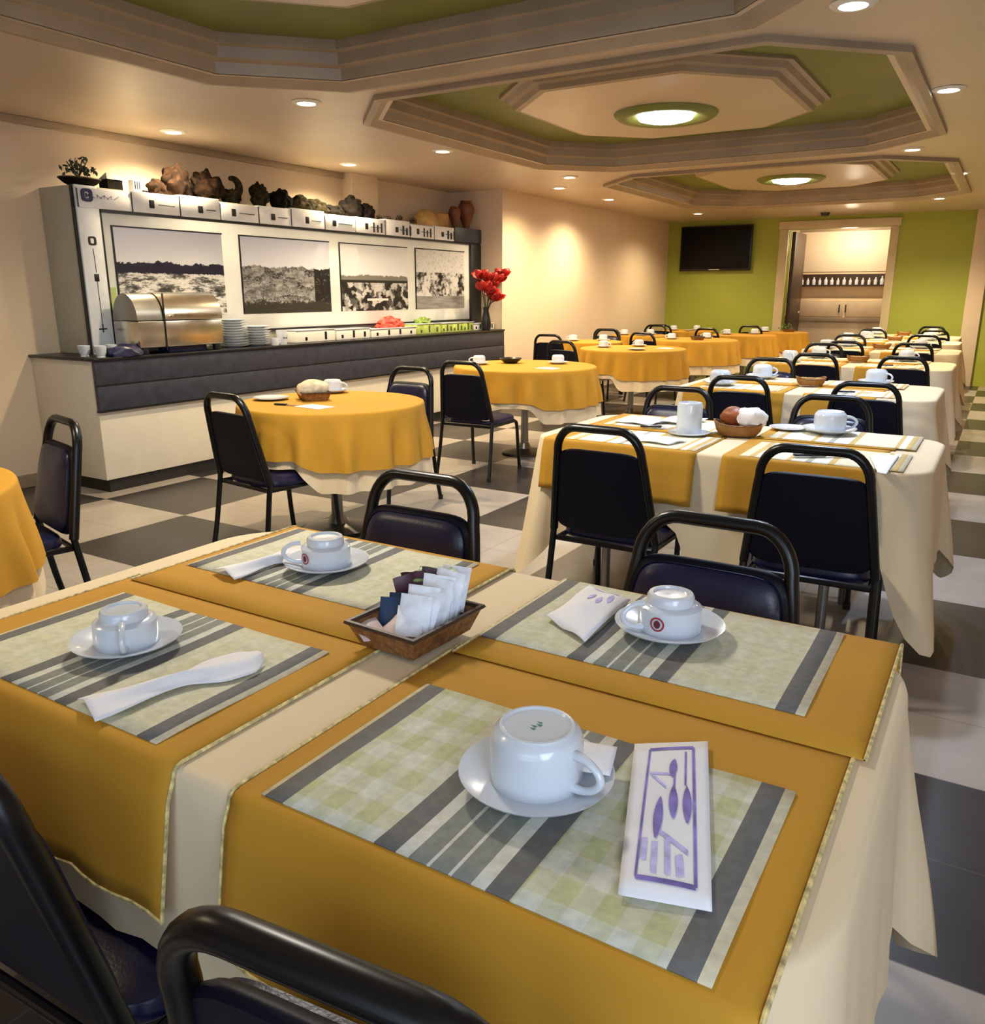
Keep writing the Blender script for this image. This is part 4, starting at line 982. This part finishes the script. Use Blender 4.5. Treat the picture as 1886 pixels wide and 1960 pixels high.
# ------------------------------------------------------------------ round tables
def round_table(cx, cy, r, where, seats, topper=.30, under=.41, seed=1, settings=(), fold=17, cream=True):
    t = thing('round_table', 'round pedestal table under mustard and cream cloths, '+where, 'table', (cx, cy, 0))
    MB().lathe([(0, .72), (r-.03, .72), (r-.03, .742), (0, .742)], 40).build('tabletop', M_dwood, t)
    MB().lathe([(0, .05), (.035, .05), (.03, .4), (.035, .72), (0, .72)], 20).build('column', M_steel2, t)
    MB().lathe([(0, 0), (.19, 0), (.2, .015), (.06, .045), (.04, .09), (0, .09)], 32).build('base', M_steel2, t)
    N = 168
    ol = lambda R: [(R*math.cos(2*PI*k/N), R*math.sin(2*PI*k/N), math.cos(2*PI*k/N), math.sin(2*PI*k/N), 0.0) for k in range(N)]
    def df(base, low):
        def f(i, x, y, nx, ny, c):
            a = math.atan2(ny, nx); d = base
            for s in seats:
                q = abs((a-math.radians(s)+PI) % (2*PI)-PI); d = min(d, low+(base-low)*smooth((q-.50)/.25))
            return d
        return f
    def go(R, drop, low, wv, fl_, m, nm, lb, top, sd):
        o = cloth_mesh(ol(R), df(drop, low), lambda c: wv, lambda c: fl_, fold, sd, top).build(nm, m, None, angle=60)
        o.location = (cx, cy, 0); return o
    o = go(r, under, .285, .020, .026, M_cream, 'tablecloth', '', TZ, seed); tag(o, 'cream under cloth of the round table '+where, 'tablecloth', 'cream cloths of the round tables')
    o = go(r+.004, topper, .245, .020, .034, M_must, 'tablecloth', '', TZ+.003, seed); tag(o, 'mustard top cloth of the round table '+where, 'tablecloth', 'mustard cloths of the round tables')
ZR = TZ+.0035
def rc_items(cx, cy, r, where, kinds):
    for kind, a, d in kinds:
        x, y = cx+math.cos(math.radians(a))*d, cy+math.sin(math.radians(a))*d
        if kind == 'cup': setting(x, y, ZR, 'on round table '+where, a, group=None, sc=.8)
        elif kind == 'cup2': setting(x, y, ZR, 'at the back of round table '+where, a, group=None, sc=.8)
        elif kind == 'basket': basket(x, y, ZR, .6, 'brown tray basket on the round table '+where, .8)
        elif kind == 'bowl':
            o = solo('bowl', MB().lathe([(0, .0), (.05, 0), (.09, .03), (.1, .045), (.095, .045), (.06, .012), (0, .01)], 32), M_line, 'black bowl on the round table '+where, 'bowl', (x, y, ZR))
        elif kind == 'napkin': napkin([(x-.09, y-.05), (x+.08, y-.07), (x+.1, y+.05), (x-.07, y+.07)], ZR+.001, 'white napkin on the round table '+where, .008, seed=int(a))
        elif kind == 'plate': solo('plate', MB().lathe([(0, .003), (.05, .002), (.1, .012), (.102, .016), (.05, .006), (0, .006)], 36), M_china, 'white plate on the round table '+where, 'plate', (x, y, ZR))
W = 'in front of the buffet counter'
TAX, TAY = -3.22, 3.52
round_table(TAX, TAY, .52, W, [262, 110], seed=21)
chair(-3.20, 3.06, -8, 'black chair seen from behind at the round table before the buffet')
chair(-3.36, 4.16, 178, 'black chair behind the round table before the buffet')
setting(-3.50, 3.84, ZR, 'at the back of the round table before the buffet', 2.0, sc=.85)
basket(-3.36, 3.52, ZR, 1.0, 'brown tray basket with a pale loaf on the round table before the buffet', .9)
solo('bread_loaf', MB().blob((0, 0, .0), .085, .18, 2.4, 3, 12, (1.1, .75, .62)), mat('pale_bread', (.62, .52, .36), .8, var=.3, scale=25), 'pale lumpy loaf in the basket of the round table before the buffet', 'bread', (-3.36, 3.52, ZR+.062), 1.0)
rc_items(TAX, TAY, .52, W, [('plate', 200, .37)])
napkin([(-3.24, 3.24), (-3.05, 3.22), (-3.03, 3.34), (-3.22, 3.36)], ZR+.001, 'white napkin at the front edge of the round table before the buffet', .006)
t = thing('cutlery_knife', 'dark knife on the front left of the round table before the buffet', 'knife', (-3.30, 3.25, ZR+.001), .2)
MB().box((-.08, -.009, 0), (.0, .009, .010), .004).build('handle', M_line, t); MB().box((.0, -.008, .002), (.09, .008, .005), .001).build('blade', M_steel, t)
W = 'second along the aisle past the buffet'
round_table(-3.45, 6.18, .60, W, [272], seed=22)
chair(-3.35, 5.32, 2, 'black chair seen from behind at the second round table of the aisle')
rc_items(-3.45, 6.18, .6, W, [('cup', 200, .40), ('bowl', 150, .25), ('cup2', 60, .33), ('napkin', 330, .35)])
W = 'third along the aisle past the buffet'
round_table(-3.52, 8.75, .58, W, [240], seed=23)
chair(-3.86, 8.05, -10, 'black chair at the front left of the third round table of the aisle')
rc_items(-3.52, 8.75, .58, W, [('cup', 190, .33), ('cup2', 100, .33), ('plate', 300, .3), ('napkin', 20, .35)])
W = 'fourth along the aisle past the buffet'
round_table(-3.50, 10.85, .55, W, [240], seed=24)
chair(-3.80, 10.15, -10, 'black chair at the front left of the fourth round table of the aisle')
rc_items(-3.50, 10.85, .55, W, [('cup', 200, .3), ('cup2', 80, .33), ('basket', 300, .15)])
W = 'fifth along the aisle, before the doorway'
round_table(-3.28, 12.45, .45, W, [240], seed=25)
chair(-3.52, 11.85, -10, 'black chair at the front left of the fifth round table of the aisle')
rc_items(-3.28, 12.45, .45, W, [('cup', 200, .25), ('cup2', 70, .25)])
W = 'last of the aisle'
round_table(-3.05, 13.65, .42, W, [250], seed=26)
chair(-3.25, 13.1, -8, 'black chair at the front of the last round table before the green wall')
rc_items(-3.05, 13.65, .42, W, [('cup', 200, .22), ('basket', 40, .15)])
bush('potted_plant', 0, 0, .12, 60, 'small green plant on the last round table before the doorway', 44, mat('green_leaf', (.10, .18, .03), .6, var=.5, scale=30)).location = (-3.0, 13.85, ZR)
for k, (x, y, r, lb) in enumerate([(-4.50, 9.75, .40, 'nearest along the far cream wall'), (-4.55, 11.55, .40, 'second along the far cream wall'), (-4.45, 13.38, .42, 'in the far left corner')]):
    round_table(x, y, r, lb, [255], seed=30+k)
    rc_items(x, y, r, lb, [('cup', 200, .22), ('cup2', 60, .2)] + ([('plate', 300, .22)] if k else []))
    chair(x-.16, y-.60, 4, 'black chair on the near side of the round table '+lb)
chair(-4.60, 10.28, 184, 'black chair between the first and second round tables of the far cream wall')
chair(-4.62, 12.06, 178, 'black chair between the second and corner round tables of the far cream wall')
W = 'at the left edge of the photo'
round_table(-3.04, .98, .56, W, [100], seed=40)
chair(-3.22, 1.60, 166, 'black chair behind the round table at the left edge of the photo')
